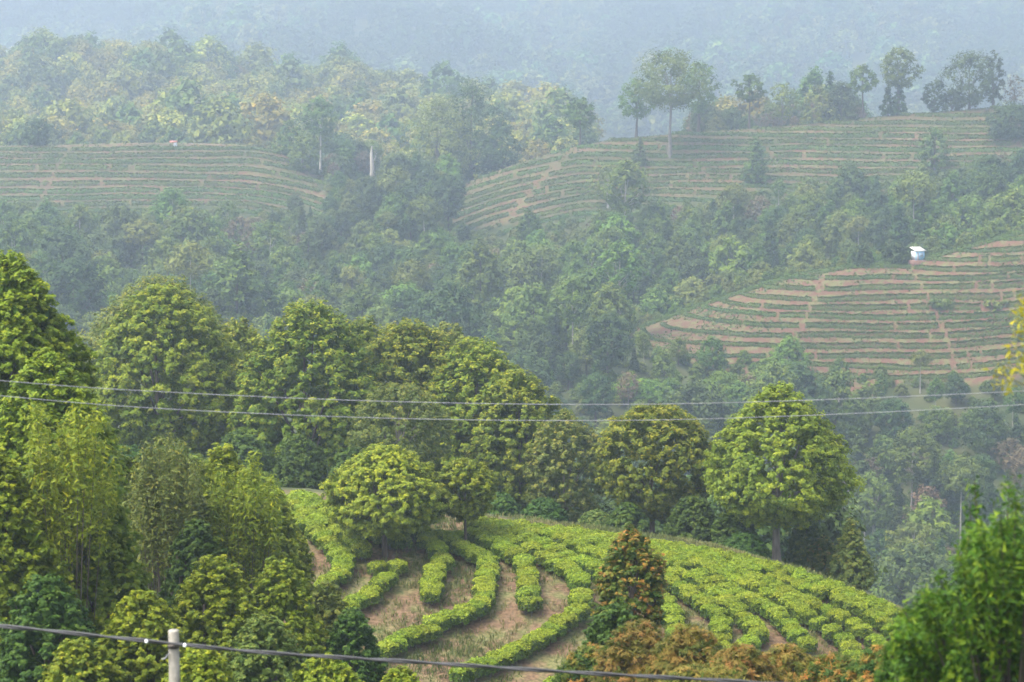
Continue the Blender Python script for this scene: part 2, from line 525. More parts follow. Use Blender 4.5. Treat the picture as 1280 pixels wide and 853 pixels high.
def crown_geo(rng, w, z0, z1, shape, nb, nl, leaf, br=0.34, sub=9, aspect=0.68, up=0.35, young_top=0.0, droop=0.0, hang=0.15, inner_frac=0.20, patch=0.14, lobe=1.0):
    """leaf quads for a crown of radius w between the heights z0 and z1; returns V, F, tint, blob centres"""
    h = z1 - z0
    prof = PROFILE[shape]
    g = 2.39996
    tg = np.linspace(0.01, 0.99, 99)
    eg = prof(tg) * w
    ar = eg * np.sqrt(h * h + (np.gradient(eg, tg)) ** 2)       # shell area per height
    cdf = np.cumsum(ar)
    cdf /= cdf[-1]
    t = np.interp((np.arange(nb) + rng.uniform(0, 1, nb)) / nb, cdf, tg)
    ang = np.arange(nb) * g + rng.uniform(-0.4, 0.4, nb) + rng.uniform(0, 6.28)
    rr = br * w * rng.uniform(0.75, 1.35, nb)
    lobes = 1 + lobe * 0.09 * np.sin(ang * 3 + rng.uniform(0, 6.28)) * np.sin(t * 5 + rng.uniform(0, 6.28)) + lobe * 0.06 * np.sin(ang * 5 + t * 9 + rng.uniform(0, 6.28))
    env = prof(t) * w * lobes
    rad = np.maximum(env - rr * 0.72, 0) * rng.uniform(0.92, 1.05, nb)
    inner = rng.rand(nb) < 0.14
    rad[inner] *= rng.uniform(0.3, 0.8, nb)[inner]
    bc = np.stack([np.cos(ang) * rad, np.sin(ang) * rad, z0 + t * h], 1)
    lo = z0 + rr * 0.55
    hi = z1 - rr * 0.62
    bc[:, 2] = np.clip(bc[:, 2], np.minimum(lo, hi), np.maximum(lo, hi))
    # sub-clumps on each blob
    ns = nb * sub
    bi = np.repeat(np.arange(nb), sub)
    d = rng.normal(size=(ns, 3))
    d[:, 2] = d[:, 2] * 0.8 + 0.25
    d = norm(d)
    scl_b = np.stack([rr, rr, rr * 0.78], 1)
    scl = scl_b[bi]
    sc_ = bc[bi] + d * scl * rng.uniform(0.70, 1.02, (ns, 1))
    sr = rr[bi] * rng.uniform(0.40, 0.65, ns)
    btint = rng.uniform(-patch, patch, nb)
    stint = rng.uniform(-0.12, 0.12, ns)
    wgt = sr ** 2
    si = rng.choice(ns, nl, p=wgt / wgt.sum())
    e = rng.normal(size=(nl, 3))
    e[:, 2] += up
    e = norm(e)
    rr2 = rng.uniform(0.25, 1.0, nl) ** 0.5
    P = sc_[si] + e * (sr[si] * rr2)[:, None] * np.array([1, 1, 0.72])
    P[:, 2] -= hang * sr[si] * rng.rand(nl)
    cen = np.array([0, 0, z0 + 0.35 * h])
    outd = norm(P - cen)
    Nn = norm(e * 0.35 + d[si] * 0.28 + outd * 0.60 + np.array([0, 0, up]) + rng.normal(size=(nl, 3)) * 0.36)
    V, Q = leaves(P, Nn, leaf, leaf * aspect, rng, droop)
    ti = 0.42 + btint[bi[si]] + stint[si] + rng.normal(size=nl) * 0.10
    # coarse, slightly darker leaf sprays inside each clump close the crown
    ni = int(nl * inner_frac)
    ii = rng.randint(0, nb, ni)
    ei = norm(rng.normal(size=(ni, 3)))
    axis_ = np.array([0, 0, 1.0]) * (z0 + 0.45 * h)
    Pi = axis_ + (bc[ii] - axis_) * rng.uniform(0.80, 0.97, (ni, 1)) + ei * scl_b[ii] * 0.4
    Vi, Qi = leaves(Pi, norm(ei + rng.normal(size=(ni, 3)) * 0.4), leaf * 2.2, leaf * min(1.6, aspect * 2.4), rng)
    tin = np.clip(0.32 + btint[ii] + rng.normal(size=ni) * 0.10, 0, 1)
    if young_top:  # outer leaves yellow towards the top: new growth, with overhead light painted in
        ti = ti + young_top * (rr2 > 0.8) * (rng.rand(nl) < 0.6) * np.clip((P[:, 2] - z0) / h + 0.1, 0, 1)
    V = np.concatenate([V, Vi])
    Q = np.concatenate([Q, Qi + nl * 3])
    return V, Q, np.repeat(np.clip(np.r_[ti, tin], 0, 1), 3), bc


def trunk_geo(rng, zb, z_in, z_top, r0, bc, limbs=9, lean=0.25, sides=7, twig=0.18, fork=None):
    n = 8
    zz = np.linspace(zb, z_top, n)
    f = np.linspace(0, 1, n)
    wob = np.cumsum(rng.normal(size=(n, 2)) * r0 * lean, 0)
    wob -= wob[0]
    P = np.stack([wob[:, 0], wob[:, 1], zz], 1)
    flare = 1 + 0.55 * np.exp(-f * 9)
    R = r0 * flare * (1 - f * 0.82)
    parts = [tube(P, R, sides)]
    idx = rng.permutation(len(bc))[:limbs]
    for i in idx:
        e = bc[i]
        zs = np.clip(z_in + (e[2] - z_in) * rng.uniform(0.05, 0.45), zb + 0.25 * (z_in - zb), z_top - 0.05 * (z_top - zb))
        k = (zs - zb) / (z_top - zb)
        s = np.array([np.interp(k, f, P[:, 0]), np.interp(k, f, P[:, 1]), zs])
        mid = s * 0.45 + e * 0.55 + np.array([0, 0, 0.10 * np.linalg.norm(e - s)]) + rng.normal(size=3) * 0.05 * np.linalg.norm(e - s)
        tt = np.linspace(0, 1, 6)[:, None]
        c = (1 - tt) ** 2 * s + 2 * tt * (1 - tt) * mid + tt ** 2 * e
        rs = np.interp(k, f, R) * rng.uniform(0.45, 0.62)
        parts.append(tube(c, np.linspace(rs, rs * 0.22, 6), 5))
        for _ in range(2):
            q0 = c[rng.randint(2, 5)]
            q1 = q0 + norm(rng.normal(size=3) + np.array([0, 0, 0.5]) + norm(e - s)) * np.linalg.norm(e - s) * twig
            parts.append(tube(np.array([q0, (q0 + q1) / 2 + rng.normal(size=3) * 0.04, q1]), np.array([rs * 0.4, rs * 0.25, rs * 0.1]), 4))
    return merge(parts)


def tree_at(name, label, cat, base, w, zc0, zc1, shape, lm, leaf, nl, nb=34, seed=0, bark='bark', r0=None, group=None,
            limbs=9, br=0.34, sub=9, depth=1.0, crown_name='crown', trunk_top=0.72, **kw):
    """a thing: Empty at the base with trunk and crown; zc0, zc1 are absolute crown heights"""
    rng = np.random.RandomState(seed)
    e = bpy.data.objects.new(name, None)
    e.empty_display_size = 0.5
    C.objects.link(e)
    e.location = base
    tag(e, label, cat, group)
    c0, c1 = zc0 - base[2], zc1 - base[2]
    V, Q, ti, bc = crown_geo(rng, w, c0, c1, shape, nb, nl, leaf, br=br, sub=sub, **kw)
    V[:, 1] *= depth
    bc[:, 1] *= depth
    r0 = r0 or 0.022 * c1
    tv, tq = trunk_geo(rng, -0.35, c0 + 0.05 * (c1 - c0), c0 + (c1 - c0) * trunk_top, r0, bc, limbs)
    link('trunk', mesh_np('trunk', tv, tq, [bark], smooth=True), e)
    link(crown_name, mesh_np('crown', V, Q, [lm], ti), e)
    return e


def hero(name, label, cat, px, top, bot, half, Y, shape, lm, leaf, nl, base_px=None, **kw):
    """place a tree from its crown's photo extent; the distance Y is that of the ground it stands on"""
    s = Y / F
    if Y < 90:
        nl, leaf = int(nl * 4.0), leaf * 0.66
    elif Y < 200:
        nl, leaf = int(nl * 4.4), leaf * 0.64
    else:
        nl, leaf = int(nl * 3.2), leaf * 0.85
    far_ = Y > 300
    kw['nb'] = int(kw.get('nb', 34) * (2.6 if far_ else 10))
    kw['br'] = kw.get('br', 0.34) * (0.68 if far_ else 0.32)
    kw['sub'] = 6 if far_ else 4
    c = pt(px, (top + bot) / 2, Y)
    bx = c[0]
    base = (bx, Y, float(H(bx, Y)))
    z1 = pt(px, top, Y)[2]
    z0 = max(pt(px, bot, Y)[2], base[2] + 0.05)
    return tree_at(name, label, cat, base, half * s, z0, z1, shape, lm, leaf, nl, **kw)

# ------------------------------------------------------------------ ground sheet
rows = np.concatenate([np.linspace(-78, 60, 36)[:-1], np.linspace(60, 130, 90)[:-1], np.linspace(130, 360, 60)[:-1],
                       np.linspace(360, 600, 150)[:-1], np.linspace(600, 960, 60)[:-1], np.linspace(960, 2790, 90)])
cols = np.linspace(-1, 1, 331)
YY, SS = np.meshgrid(rows, cols, indexing='ij')
XX = SS * (np.maximum(YY, 0) * 0.345 + 60)
ZZ = H(XX, YY)
nr, nc = YY.shape
idx = np.arange(nr * nc).reshape(nr, nc)
Q = np.stack([idx[:-1, :-1], idx[:-1, 1:], idx[1:, 1:], idx[1:, :-1]], -1).reshape(-1, 4)
me = mesh_np('ground', np.stack([XX, YY, ZZ], -1).reshape(-1, 3), Q, ['soil'], smooth=True)
PXv = 640 + F * XX / np.maximum(YY, 1)
soil = np.zeros_like(YY)
jit = smooth_noise(XX * 0.35, YY * 0.35, 41) * 3.0
Ycv = np.interp(np.clip(PXv, -699, 1979), PXG, Yc)
soil = np.maximum(soil, ((YY > 84) & (YY < Ycv + 0.8) & (PXv > 330) & (PXv < 1250)) * 0.9)
soil = np.maximum(soil, ((YY > 391 + jit) & (YY < 420) & (PXv > 790)) * 0.9)
soil = np.maximum(soil, ((YY > 545 + jit) & (YY < 581) & ((PXv < 400 + jit * 3) | (PXv > 570 + jit * 3))) * (0.55 + 0.10 * jit))
soil = np.maximum(soil, 0.5 * (smooth_noise(XX * 0.06, YY * 0.06, 77) > 0.9) * ((YY > 440) & (YY < 540)))
a = me.attributes.new("soil", 'FLOAT', 'POINT')
a.data.foreach_set("value", soil.ravel().astype(np.float32))
ground = tag(link('ground', me), kind='structure')

# ------------------------------------------------------------------ near tea knoll: hedge rows of single bushes


def bush_mesh(seed):
    rng = np.random.RandomState(seed)
    n = 1800
    a = rng.uniform(0, 2 * math.pi, n)
    s = rng.rand(n)
    top = rng.rand(n) < 0.62
    R = 0.58 * (1 + 0.10 * np.sin(a * 3 + seed) + 0.06 * np.sin(a * 5 + 2 * seed))
    # plucked table: nearly flat top, rounded shoulder, leafy flanks
    r = np.where(top, np.sqrt(s) * R, R * rng.uniform(0.84, 1.04, n))
    zt = 0.74 - 0.13 * (r / 0.58) ** 4 + 0.03 * np.sin(a * 2 + r * 6 + seed) + rng.normal(size=n) * 0.028
    z = np.where(top, zt, rng.uniform(0.24, 0.58, n))
    P = np.stack([np.cos(a) * r, np.sin(a) * r, z], 1)
    o = np.stack([np.cos(a), np.sin(a), np.zeros(n)], 1)
    Nn = np.where(top[:, None], np.array([0, 0, 1.0]) + o * (r / 0.58)[:, None] * 0.5, o + np.array([0, 0, 0.45]))
    Nn = norm(norm(Nn) + rng.normal(size=(n, 3)) * 0.42)
    V, Q = leaves(P, Nn, 0.125, 0.062, rng)
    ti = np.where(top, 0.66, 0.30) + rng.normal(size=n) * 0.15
    return mesh_np('tea_bush', V, Q, ['tea'], np.repeat(np.clip(ti, 0, 1), 3))


def stems_mesh(seed):
    rng = np.random.RandomState(seed)
    parts = []
    for _ in range(9):
        a = rng.uniform(0, 6.28)
        b0 = np.array([math.cos(a), math.sin(a), 0]) * rng.uniform(0.05, 0.25) + np.array([0, 0, -0.12])
        b2 = np.array([math.cos(a), math.sin(a), 0]) * rng.uniform(0.25, 0.48) + np.array([0, 0, 0.55])
        b1 = (b0 + b2) / 2 + rng.normal(size=3) * 0.05
        parts.append(tube(np.array([b0, b1, b2]), np.array([0.022, 0.017, 0.010]), 4))
    V, Q = merge(parts)
    return mesh_np('tea_stems', V, Q, ['stem'], smooth=True)


BUSH = [bush_mesh(11 + i) for i in range(6)]
STEM = [stems_mesh(31 + i) for i in range(3)]
KNOLL = 'tea hedges planted along the near knoll'
knoll_rows = [
    ("short tea hedge on the left shoulder of the near knoll beside the shrubs", [(335, 640), (352, 662), (366, 682), (372, 700)]),
    ("curved tea hedge on the near knoll left of the round lime tree", [(340, 630), (358, 643), (391, 659), (415, 681), (427, 702), (419, 718), (405, 730)]),
    ("tea hedge running from the knoll crest towards the lime tree trunk", [(348, 620), (381, 637), (407, 653), (431, 667), (448, 679), (454, 686)]),
    ("tea hedge on the knoll crest passing behind the round lime tree", [(372, 618), (420, 643), (460, 660), (500, 674)]),
    ("tea hedge behind the lime tree reaching the small olive tree", [(430, 640), (500, 655), (540, 668), (560, 674)]),
    ("tiny clump of tea bushes at the foot of the lime tree", [(474, 706), (494, 708)]),
    ("short bright tea hedge on bare soil below the lime tree", [(483, 721), (466, 738), (446, 750), (424, 762)]),
    ("short upright tea hedge on the near knoll between the two small trees", [(533, 671), (547, 684), (551, 696), (543, 712), (541, 729), (539, 741)]),
    ("long S-shaped tea hedge with bare dark stems at its lower bend", [(566, 672), (588, 686), (608, 698), (612, 710), (606, 727), (606, 741), (600, 755), (582, 764), (557, 771), (537, 783), (500, 799), (484, 806)]),
    ("tea hedge ending on weedy soil right of the S-shaped hedge", [(590, 664), (619, 677), (645, 693), (655, 705), (661, 719), (661, 736), (661, 751)]),
    ("long hooked tea hedge sweeping round to the cable in front", [(610, 662), (640, 675), (667, 687), (694, 699), (712, 711), (724, 723), (723, 738), (727, 752), (718, 765), (698, 778), (671, 797), (640, 814), (600, 830), (575, 840)]),
    ("tea hedge curving behind the russet-tipped tree", [(630, 660), (650, 668), (680, 680), (694, 688), (722, 699), (749, 711), (764, 728), (770, 750), (765, 780), (745, 815), (720, 838), (690, 854)]),
    ("tea hedge emerging right of the russet-tipped tree above the rusty bushes", [(650, 658), (690, 670), (725, 682), (760, 696), (790, 712), (810, 728), (828, 746), (842, 770), (848, 800)]),
    ("second tea hedge right of the russet-tipped tree", [(670, 660), (720, 672), (765, 686), (800, 703), (837, 726), (862, 740), (884, 755), (897, 769), (902, 786), (898, 805)]),
    ("third tea hedge right of the russet-tipped tree, hooked at its foot", [(695, 662), (750, 676), (800, 693), (839, 711), (875, 727), (900, 744), (916, 758), (933, 772), (946, 785), (940, 800), (918, 814)]),
    ("fourth tea hedge right of the russet-tipped tree", [(720, 665), (780, 679), (830, 695), (867, 712), (897, 727), (919, 740), (948, 752), (970, 764), (987, 781), (1007, 802)]),
    ("fifth tea hedge right of the russet-tipped tree, the longest", [(750, 669), (810, 682), (860, 698), (900, 713), (935, 729), (966, 744), (1001, 762), (1025, 777), (1046, 791), (1060, 806), (1072, 822), (1092, 842)]),
    ("sixth tea hedge right of the russet-tipped tree", [(785, 675), (840, 687), (890, 702), (940, 721), (975, 736), (1011, 752), (1046, 768), (1072, 780), (1090, 796), (1104, 814)]),
    ("third tea hedge from the knoll crest below the yellow-green tree", [(820, 680), (880, 693), (930, 707), (970, 720), (1005, 733), (1040, 745), (1082, 763), (1107, 779), (1127, 795), (1142, 815)]),
    ("second tea hedge from the knoll crest below the yellow-green tree", [(850, 684), (900, 695), (950, 708), (1000, 723), (1060, 745), (1110, 767), (1140, 787), (1162, 808)]),
    ("topmost tea hedge along the knoll crest below the yellow-green tree", [(880, 689), (940, 702), (1000, 719), (1050, 736), (1090, 752), (1130, 772), (1165, 796)]),
    ("tea hedge along the knoll crest behind the small olive tree", [(590, 655), (640, 662), (700, 671), (760, 683), (800, 691)]),
    ("topmost tea hedge along the knoll crest below the grove of big trees", [(600, 652), (660, 658), (720, 667), (780, 676), (840, 685)]),
]


def resample(P, step):
    d = np.r_[0, np.cumsum(np.linalg.norm(np.diff(P, axis=0), axis=1))]
    n = max(2, int(d[-1] / step) + 1)
    s = np.linspace(0, d[-1], n)
    return np.stack([np.interp(s, d, P[:, i]) for i in range(P.shape[1])], 1)


def smooth_poly(p, k=8):
    p = np.array(p, float)
    if len(p) < 3:
        return p
    out = []
    q = np.vstack([2 * p[0] - p[1], p, 2 * p[-1] - p[-2]])
    for i in range(1, len(q) - 2):
        for t in np.linspace(0, 1, k, endpoint=False):
            out.append(0.5 * (2 * q[i] + (q[i + 1] - q[i - 1]) * t + (2 * q[i - 1] - 5 * q[i] + 4 * q[i + 1] - q[i + 2]) * t * t
                              + (3 * q[i] - q[i - 1] - 3 * q[i + 1] + q[i + 2]) * t ** 3))
    out.append(p[-1])
    return np.array(out)


rng = np.random.RandomState(4)
bush_xy = []
for ri, (label, px) in enumerate(knoll_rows):
    pw = []
    for (x, y) in smooth_poly(px):
        pw.append(hit(x, y, 86, 116, 0.62))
    pw = resample(np.array(pw), 0.48)
    root = bpy.data.objects.new('tea_hedge', None)
    root.location = pw[len(pw) // 2]
    C.objects.link(root)
    tag(root, label, 'tea hedge', KNOLL)
    for i, p in enumerate(pw):
        if rng.rand() < 0.035 and 2 < i < len(pw) - 2:
            continue
        q = p + np.array([rng.normal() * 0.06, rng.normal() * 0.06, 0])
        q[2] = H(q[0], q[1])
        if len(bush_xy) and min((bx - q[0]) ** 2 + (by - q[1]) ** 2 for bx, by in bush_xy) < 0.3 ** 2:
            continue
        bush_xy.append((q[0], q[1]))
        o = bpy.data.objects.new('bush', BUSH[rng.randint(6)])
        o.parent = root
        o.location = q - np.array(root.location)
        k = rng.uniform(0.72, 0.90) if ri < 12 else rng.uniform(0.66, 0.82)
        o.scale = (k, k * rng.uniform(0.95, 1.05), rng.uniform(0.90, 1.06))
        o.rotation_euler = (rng.normal() * 0.05, rng.normal() * 0.05, rng.uniform(0, 6.28))
        C.objects.link(o)
        s = bpy.data.objects.new('stems', STEM[rng.randint(3)])
        s.parent = o
        C.objects.link(s)
bush_xy = np.array(bush_xy)

# weeds and dry grass between the hedges
rng = np.random.RandomState(8)
n = 20000
X = rng.uniform(-14, 20, n)
Yw = rng.uniform(88, 111, n)
dens = smooth_noise(X * 0.9, Yw * 0.9, 21)
keep = dens + rng.normal(size=n) * 0.35 > -0.15
X, Yw = X[keep], Yw[keep]
dm = np.sqrt(((X[:, None] - bush_xy[None, :, 0]) ** 2 + (Yw[:, None] - bush_xy[None, :, 1]) ** 2).min(1))
X, Yw = X[dm > 0.5], Yw[dm > 0.5]
k = 7
Xb = np.repeat(X, k) + rng.normal(size=len(X) * k) * 0.07
Yb = np.repeat(Yw, k) + rng.normal(size=len(X) * k) * 0.07
nb_ = len(Xb)
Zb = H(Xb, Yb)
hgt = rng.uniform(0.08, 0.30, nb_)
ang = rng.uniform(0, 6.28, nb_)
ln = rng.uniform(0.0, 0.7, nb_) * hgt
P0 = np.stack([Xb, Yb, Zb - 0.02], 1)
P1 = P0 + np.stack([np.cos(ang) * ln, np.sin(ang) * ln, hgt], 1)
sd = np.stack([-np.sin(ang), np.cos(ang), np.zeros(nb_)], 1) * rng.uniform(0.010, 0.026, (nb_, 1))
mid = (P0 * 0.5 + P1 * 0.5) + np.array([0, 0, 1]) * (hgt * 0.10)[:, None]
V = np.stack([P0, mid + sd, P1, mid - sd], 1).reshape(-1, 3)
tg = np.clip(0.45 + 0.22 * np.repeat(smooth_noise(X * 0.5, Yw * 0.5, 33), k) + rng.normal(size=nb_) * 0.16, 0, 1)
weeds = link('weeds', mesh_np('weeds', V, np.arange(nb_ * 4).reshape(-1, 4), ['grass'], np.repeat(tg, 4)))
tag(weeds, "sparse green and dry weeds on the red soil between the near tea hedges", 'weeds', kind='stuff')

# ------------------------------------------------------------------ far tea terraces: one hedge per contour


def level_line(level, pxs, ylo, yhi):
    """points where the slope facing the camera passes a level"""
    out = []
    Ys = np.linspace(ylo, yhi, 160)
    for px, level in zip(pxs, level):
        Xs = (px - 640) / F * Ys
        z = H(Xs, Ys)
        m = int(np.argmax(z))
        up = np.nonzero((z[:-1] < level) & (z[1:] >= level) & (np.arange(len(z) - 1) < max(m, 1)))[0]
        if len(up):
            i = up[-1]
            t = (level - z[i]) / (z[i + 1] - z[i])
            y = Ys[i] + t * (Ys[i + 1] - Ys[i])
            out.append((px, (px - 640) / F * y, y))
        else:
            out.append(None)
    return out


def terrace(levels, tilt, pxs, ylo, yhi, labels, group, per_m, leaf, width, seed, cut, keepfrac=1.2, tall=0.62):
    rng = np.random.RandomState(seed)
    for li, lev in enumerate(levels):
        lv = lev + tilt(pxs) + 0.30 * smooth_noise(pxs * 0.022, np.full(len(pxs), li * 0.9), seed + 3)
        pl = level_line(lv, pxs, ylo, yhi)
        Ps, Ns, Ts = [], [], []
        ctr = None
        for a_, b_ in zip(pl[:-1], pl[1:]):
            if a_ is None or b_ is None:
                continue
            if abs(a_[2] - b_[2]) > 9:
                continue
            mid_px = (a_[0] + b_[0]) / 2
            _, mpy = proj(np.array([(a_[1] + b_[1]) / 2, (a_[2] + b_[2]) / 2, lev]))
            if any(abs(mid_px - np.interp(mpy, c[0], c[1])) < c[2] for c in cut):
                continue
            if smooth_noise(np.array(mid_px * 0.05), np.array(li * 3.1), seed + 7) > (keepfrac * 1.15) or rng.rand() < 0.03:
                continue
            A = np.array(a_[1:])
            B = np.array(b_[1:])
            L = np.linalg.norm(B - A)
            n = max(2, int(L * per_m))
            t = rng.rand(n)
            c = A + (B - A) * t[:, None]
            tn = (B - A) / L
            nrm = np.array([-tn[1], tn[0]])
            th = rng.uniform(-0.15, math.pi + 0.15, n)
            wv = width * (0.95 + 0.10 * np.sin(c[:, 0] * 1.9 + li) + 0.14 * np.sin(c[:, 0] * 0.31 + li * 1.7))
            lat = np.sign(np.cos(th)) * np.abs(np.cos(th)) ** 0.6 * wv * 0.5
            hz = 0.08 + (tall + 0.05 * np.sin(c[:, 0] * 2.7 + li * 2) + 0.08 * np.sin(c[:, 0] * 0.4 + li)) * np.clip(np.sin(th), -0.1, 1) ** 1
            xy = c + nrm * lat[:, None] + rng.normal(size=(n, 2)) * 0.05
            z = H(xy[:, 0], xy[:, 1]) + hz
            Ps.append(np.c_[xy, z])
            on = np.c_[nrm[0] * np.cos(th), nrm[1] * np.cos(th), np.sin(th)]
            Ns.append(norm(on + rng.normal(size=(n, 3)) * 0.35))
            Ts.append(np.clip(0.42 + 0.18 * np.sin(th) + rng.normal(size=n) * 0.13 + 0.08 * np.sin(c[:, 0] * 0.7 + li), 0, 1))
        if not Ps:
            continue
        P = np.concatenate(Ps)
        if len(P) < 40:
            continue
        o0 = P[len(P) // 2].copy()
        V, Q = leaves(P - o0, np.concatenate(Ns), leaf, leaf * 0.6, rng)
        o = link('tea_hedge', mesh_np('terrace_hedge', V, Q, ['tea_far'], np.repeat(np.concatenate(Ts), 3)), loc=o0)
        tag(o, labels(li, len(levels)), 'tea hedge', group)


ORD = ['topmost', 'second', 'third', 'fourth', 'fifth', 'sixth', 'seventh', 'eighth', 'ninth', 'tenth', 'eleventh', 'twelfth',
       'thirteenth', 'fourteenth', 'fifteenth', 'sixteenth', 'seventeenth', 'eighteenth']
# hut hill: two trodden paths cut the rows
terrace([-26.5 - 1.52 * i for i in range(17)], lambda p: 0.62 * ((p - 1060) / 150.0) ** 2, np.arange(796, 1345, 4), 390, 421,
        lambda i, n: "%s tea hedge from the top on the red terraced slope below the white hut" % ORD[i],
        'tea hedges on the hut hill terraces', 110, 0.26, 0.80, 51,
        [((320, 345, 380, 430, 480), (1141, 1143, 1165, 1190, 1200), 2.6), ((345, 400, 440), (1030, 1010, 985), 2.6)], tall=0.40)
rim = np.array([hit(x, np.interp(x, PXG, phc) + 1.2, 408, 420) for x in np.arange(800, 1345, 4)])
rng = np.random.RandomState(55)
seg = np.linalg.norm(np.diff(rim, axis=0), axis=1)
n = int(seg.sum() * 120)
t = rng.uniform(0, len(rim) - 1.001, n)
i0 = t.astype(int)
c = rim[i0] + (rim[i0 + 1] - rim[i0]) * (t - i0)[:, None]
th = rng.uniform(0, math.pi, n)
P = c + np.stack([rng.normal(size=n) * 0.05, np.cos(th) * 0.7, np.zeros(n)], 1)
P[:, 2] = H(P[:, 0], P[:, 1]) + 0.08 + np.sin(th) * (0.6 + 0.12 * np.sin(P[:, 0] * 2.1))
Nn = norm(np.stack([0 * th, np.cos(th), np.sin(th)], 1) + rng.normal(size=(n, 3)) * 0.35)
o0 = rim[len(rim) // 2]
V, Q = leaves(P - o0, Nn, 0.30, 0.18, rng)
o = link('tea_hedge', mesh_np('rim_hedge', V, Q, ['tea_far'], np.repeat(np.clip(0.6 + rng.normal(size=n) * 0.13, 0, 1), 3)), loc=o0)
tag(o, "bright green tea hedge edging the crest of the hut hill", 'tea hedge', 'tea hedges on the hut hill terraces')
terrace([-7.2 - 1.62 * i for i in range(17)], lambda p: -7.0 * (np.clip(730 - p, 0, 400) / 150.0) ** 1.3, np.arange(566, 1345, 5), 532, 581,
        lambda i, n: "%s tea hedge from the top on the terraced ridge under the tall umbrella tree" % ORD[i],
        'tea hedges on the right ridge terraces', 52, 0.44, 1.25, 52,
        [((170, 190, 230, 265, 300), (725, 712, 660, 625, 600), 5)])
terrace([-17.0 - 1.55 * i for i in range(12)], lambda p: -3.5 * (np.clip(p - 300, 0, 400) / 100.0) ** 1.6, np.arange(-60, 420, 5), 532, 581,
        lambda i, n: "%s tea hedge from the top on the hazy terraced ridge beside the ball-shaped tree" % ORD[i],
        'tea hedges on the left ridge terraces', 52, 0.44, 1.25, 53,
        [((180, 200, 230, 260), (92, 80, 62, 45), 4)])

# rough grass and weeds between the far terraces
rng = np.random.RandomState(58)
Pw, Nw, Tw = [], [], []
for (p0, p1, y0, y1, n_) in ((790, 1345, 391, 419, 15000), (565, 1345, 542, 580, 15000), (-60, 410, 542, 580, 9000)):
    yy = rng.uniform(y0, y1, n_)
    xx = (rng.uniform(p0, p1, n_) - 640) / F * yy
    m_ = smooth_noise(xx * 0.35, yy * 0.5, 59) + rng.normal(size=n_) * 0.4 > (0.35 if y0 < 500 else 0.0)
    xx, yy = xx[m_], yy[m_]
    Pw.append(np.stack([xx, yy, H(xx, yy) + 0.10], 1))
    Nw.append(norm(np.stack([np.zeros(len(xx)), np.full(len(xx), -0.5), np.full(len(xx), 0.5)], 1) + rng.normal(size=(len(xx), 3)) * 0.5))
    Tw.append(np.clip(0.16 + 0.16 * smooth_noise(xx * 0.2, yy * 0.2, 60) + rng.normal(size=len(xx)) * 0.15, 0, 1))
V, Q = leaves(np.concatenate(Pw), np.concatenate(Nw), 0.50, 0.32, rng)
tag(link('terrace_weeds', mesh_np('terrace_weeds', V, Q, ['grass'], np.repeat(np.concatenate(Tw), 3))),
    "patchy rough grass on the soil between the far tea terraces", 'weeds', kind='stuff')

# ------------------------------------------------------------------ trees standing on and behind the near knoll
on = lambda x, y: float(hit(x, y, 86, 116)[1])
Y1 = on(488, 697)
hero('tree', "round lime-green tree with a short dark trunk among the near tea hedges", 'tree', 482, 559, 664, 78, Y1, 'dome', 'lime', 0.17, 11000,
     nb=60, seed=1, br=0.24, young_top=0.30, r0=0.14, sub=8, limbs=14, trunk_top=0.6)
Y2 = on(578, 690)
hero('tree', "small olive tree with a thin straight trunk right of the round lime tree", 'tree', 581, 576, 650, 40, Y2, 'round', 'fresh', 0.16, 4200,
     nb=30, seed=2, br=0.30, young_top=0.12, r0=0.085, limbs=10)
GR = 'big trees of the grove behind the tea knoll'
hero('tree', "broad dome-shaped dark tree with olive top at the back of the grove", 'tree', 203, 347, 580, 122, 150, 'dome', 'olive', 0.30, 9000, nb=64, seed=3, br=0.25, young_top=0.25, group=GR)
hero('tree', "bright green dome-shaped tree in front of the broad dark tree of the grove", 'tree', 203, 356, 565, 98, 138, 'dome', 'fresh', 0.27, 12000, nb=70, seed=4, br=0.24, young_top=0.25, r0=0.30, group=GR)
hero('tree', "tall olive-topped tree between the bright dome tree and the grove's middle", 'tree', 388, 376, 612, 100, 136, 'dome', 'big', 0.27, 12000, nb=70, seed=5, br=0.24, young_top=0.35, r0=0.30, group=GR)
hero('tree', "wide rounded tree in the middle of the grove behind the twiggy tree", 'tree', 512, 400, 600, 94, 140, 'dome', 'big', 0.28, 10000, nb=62, seed=6, br=0.26, young_top=0.35, r0=0.30, group=GR)
hero('tree', "dense green tree of the grove with several thin trunks under its crown", 'tree', 596, 424, 630, 88, 138, 'dome', 'big', 0.27, 9500, nb=60, seed=7, br=0.26, young_top=0.30, r0=0.26, limbs=14, group=GR)
hero('tree', "tree at the sloping right end of the grove", 'tree', 648, 464, 645, 72, 135, 'dome', 'big', 0.25, 7000, nb=50, seed=8, br=0.27, young_top=0.30, r0=0.20, limbs=12, group=GR)
hero('tree', "slender pale yellow-green tree at the right edge of the grove", 'tree', 706, 512, 664, 52, 130, 'oval', 'olive', 0.22, 3800, nb=40, seed=9, br=0.26, young_top=0.3, r0=0.10, limbs=12)
hero('tree', "half-bare twiggy tree with grey branches in front of the grove", 'tree', 500, 482, 590, 68, 126, 'umbrella', 'olive', 0.20, 3200, nb=40, seed=10, br=0.24, bark='bark_grey', young_top=0.2, r0=0.14, limbs=24)
hero('tree', "dark round-crowned tree with a forked trunk left of the yellow-green tree", 'tree', 819, 508, 648, 78, 122, 'round', 'big', 0.23, 7500, nb=56, seed=12, br=0.25, young_top=0.35, r0=0.17, limbs=14)
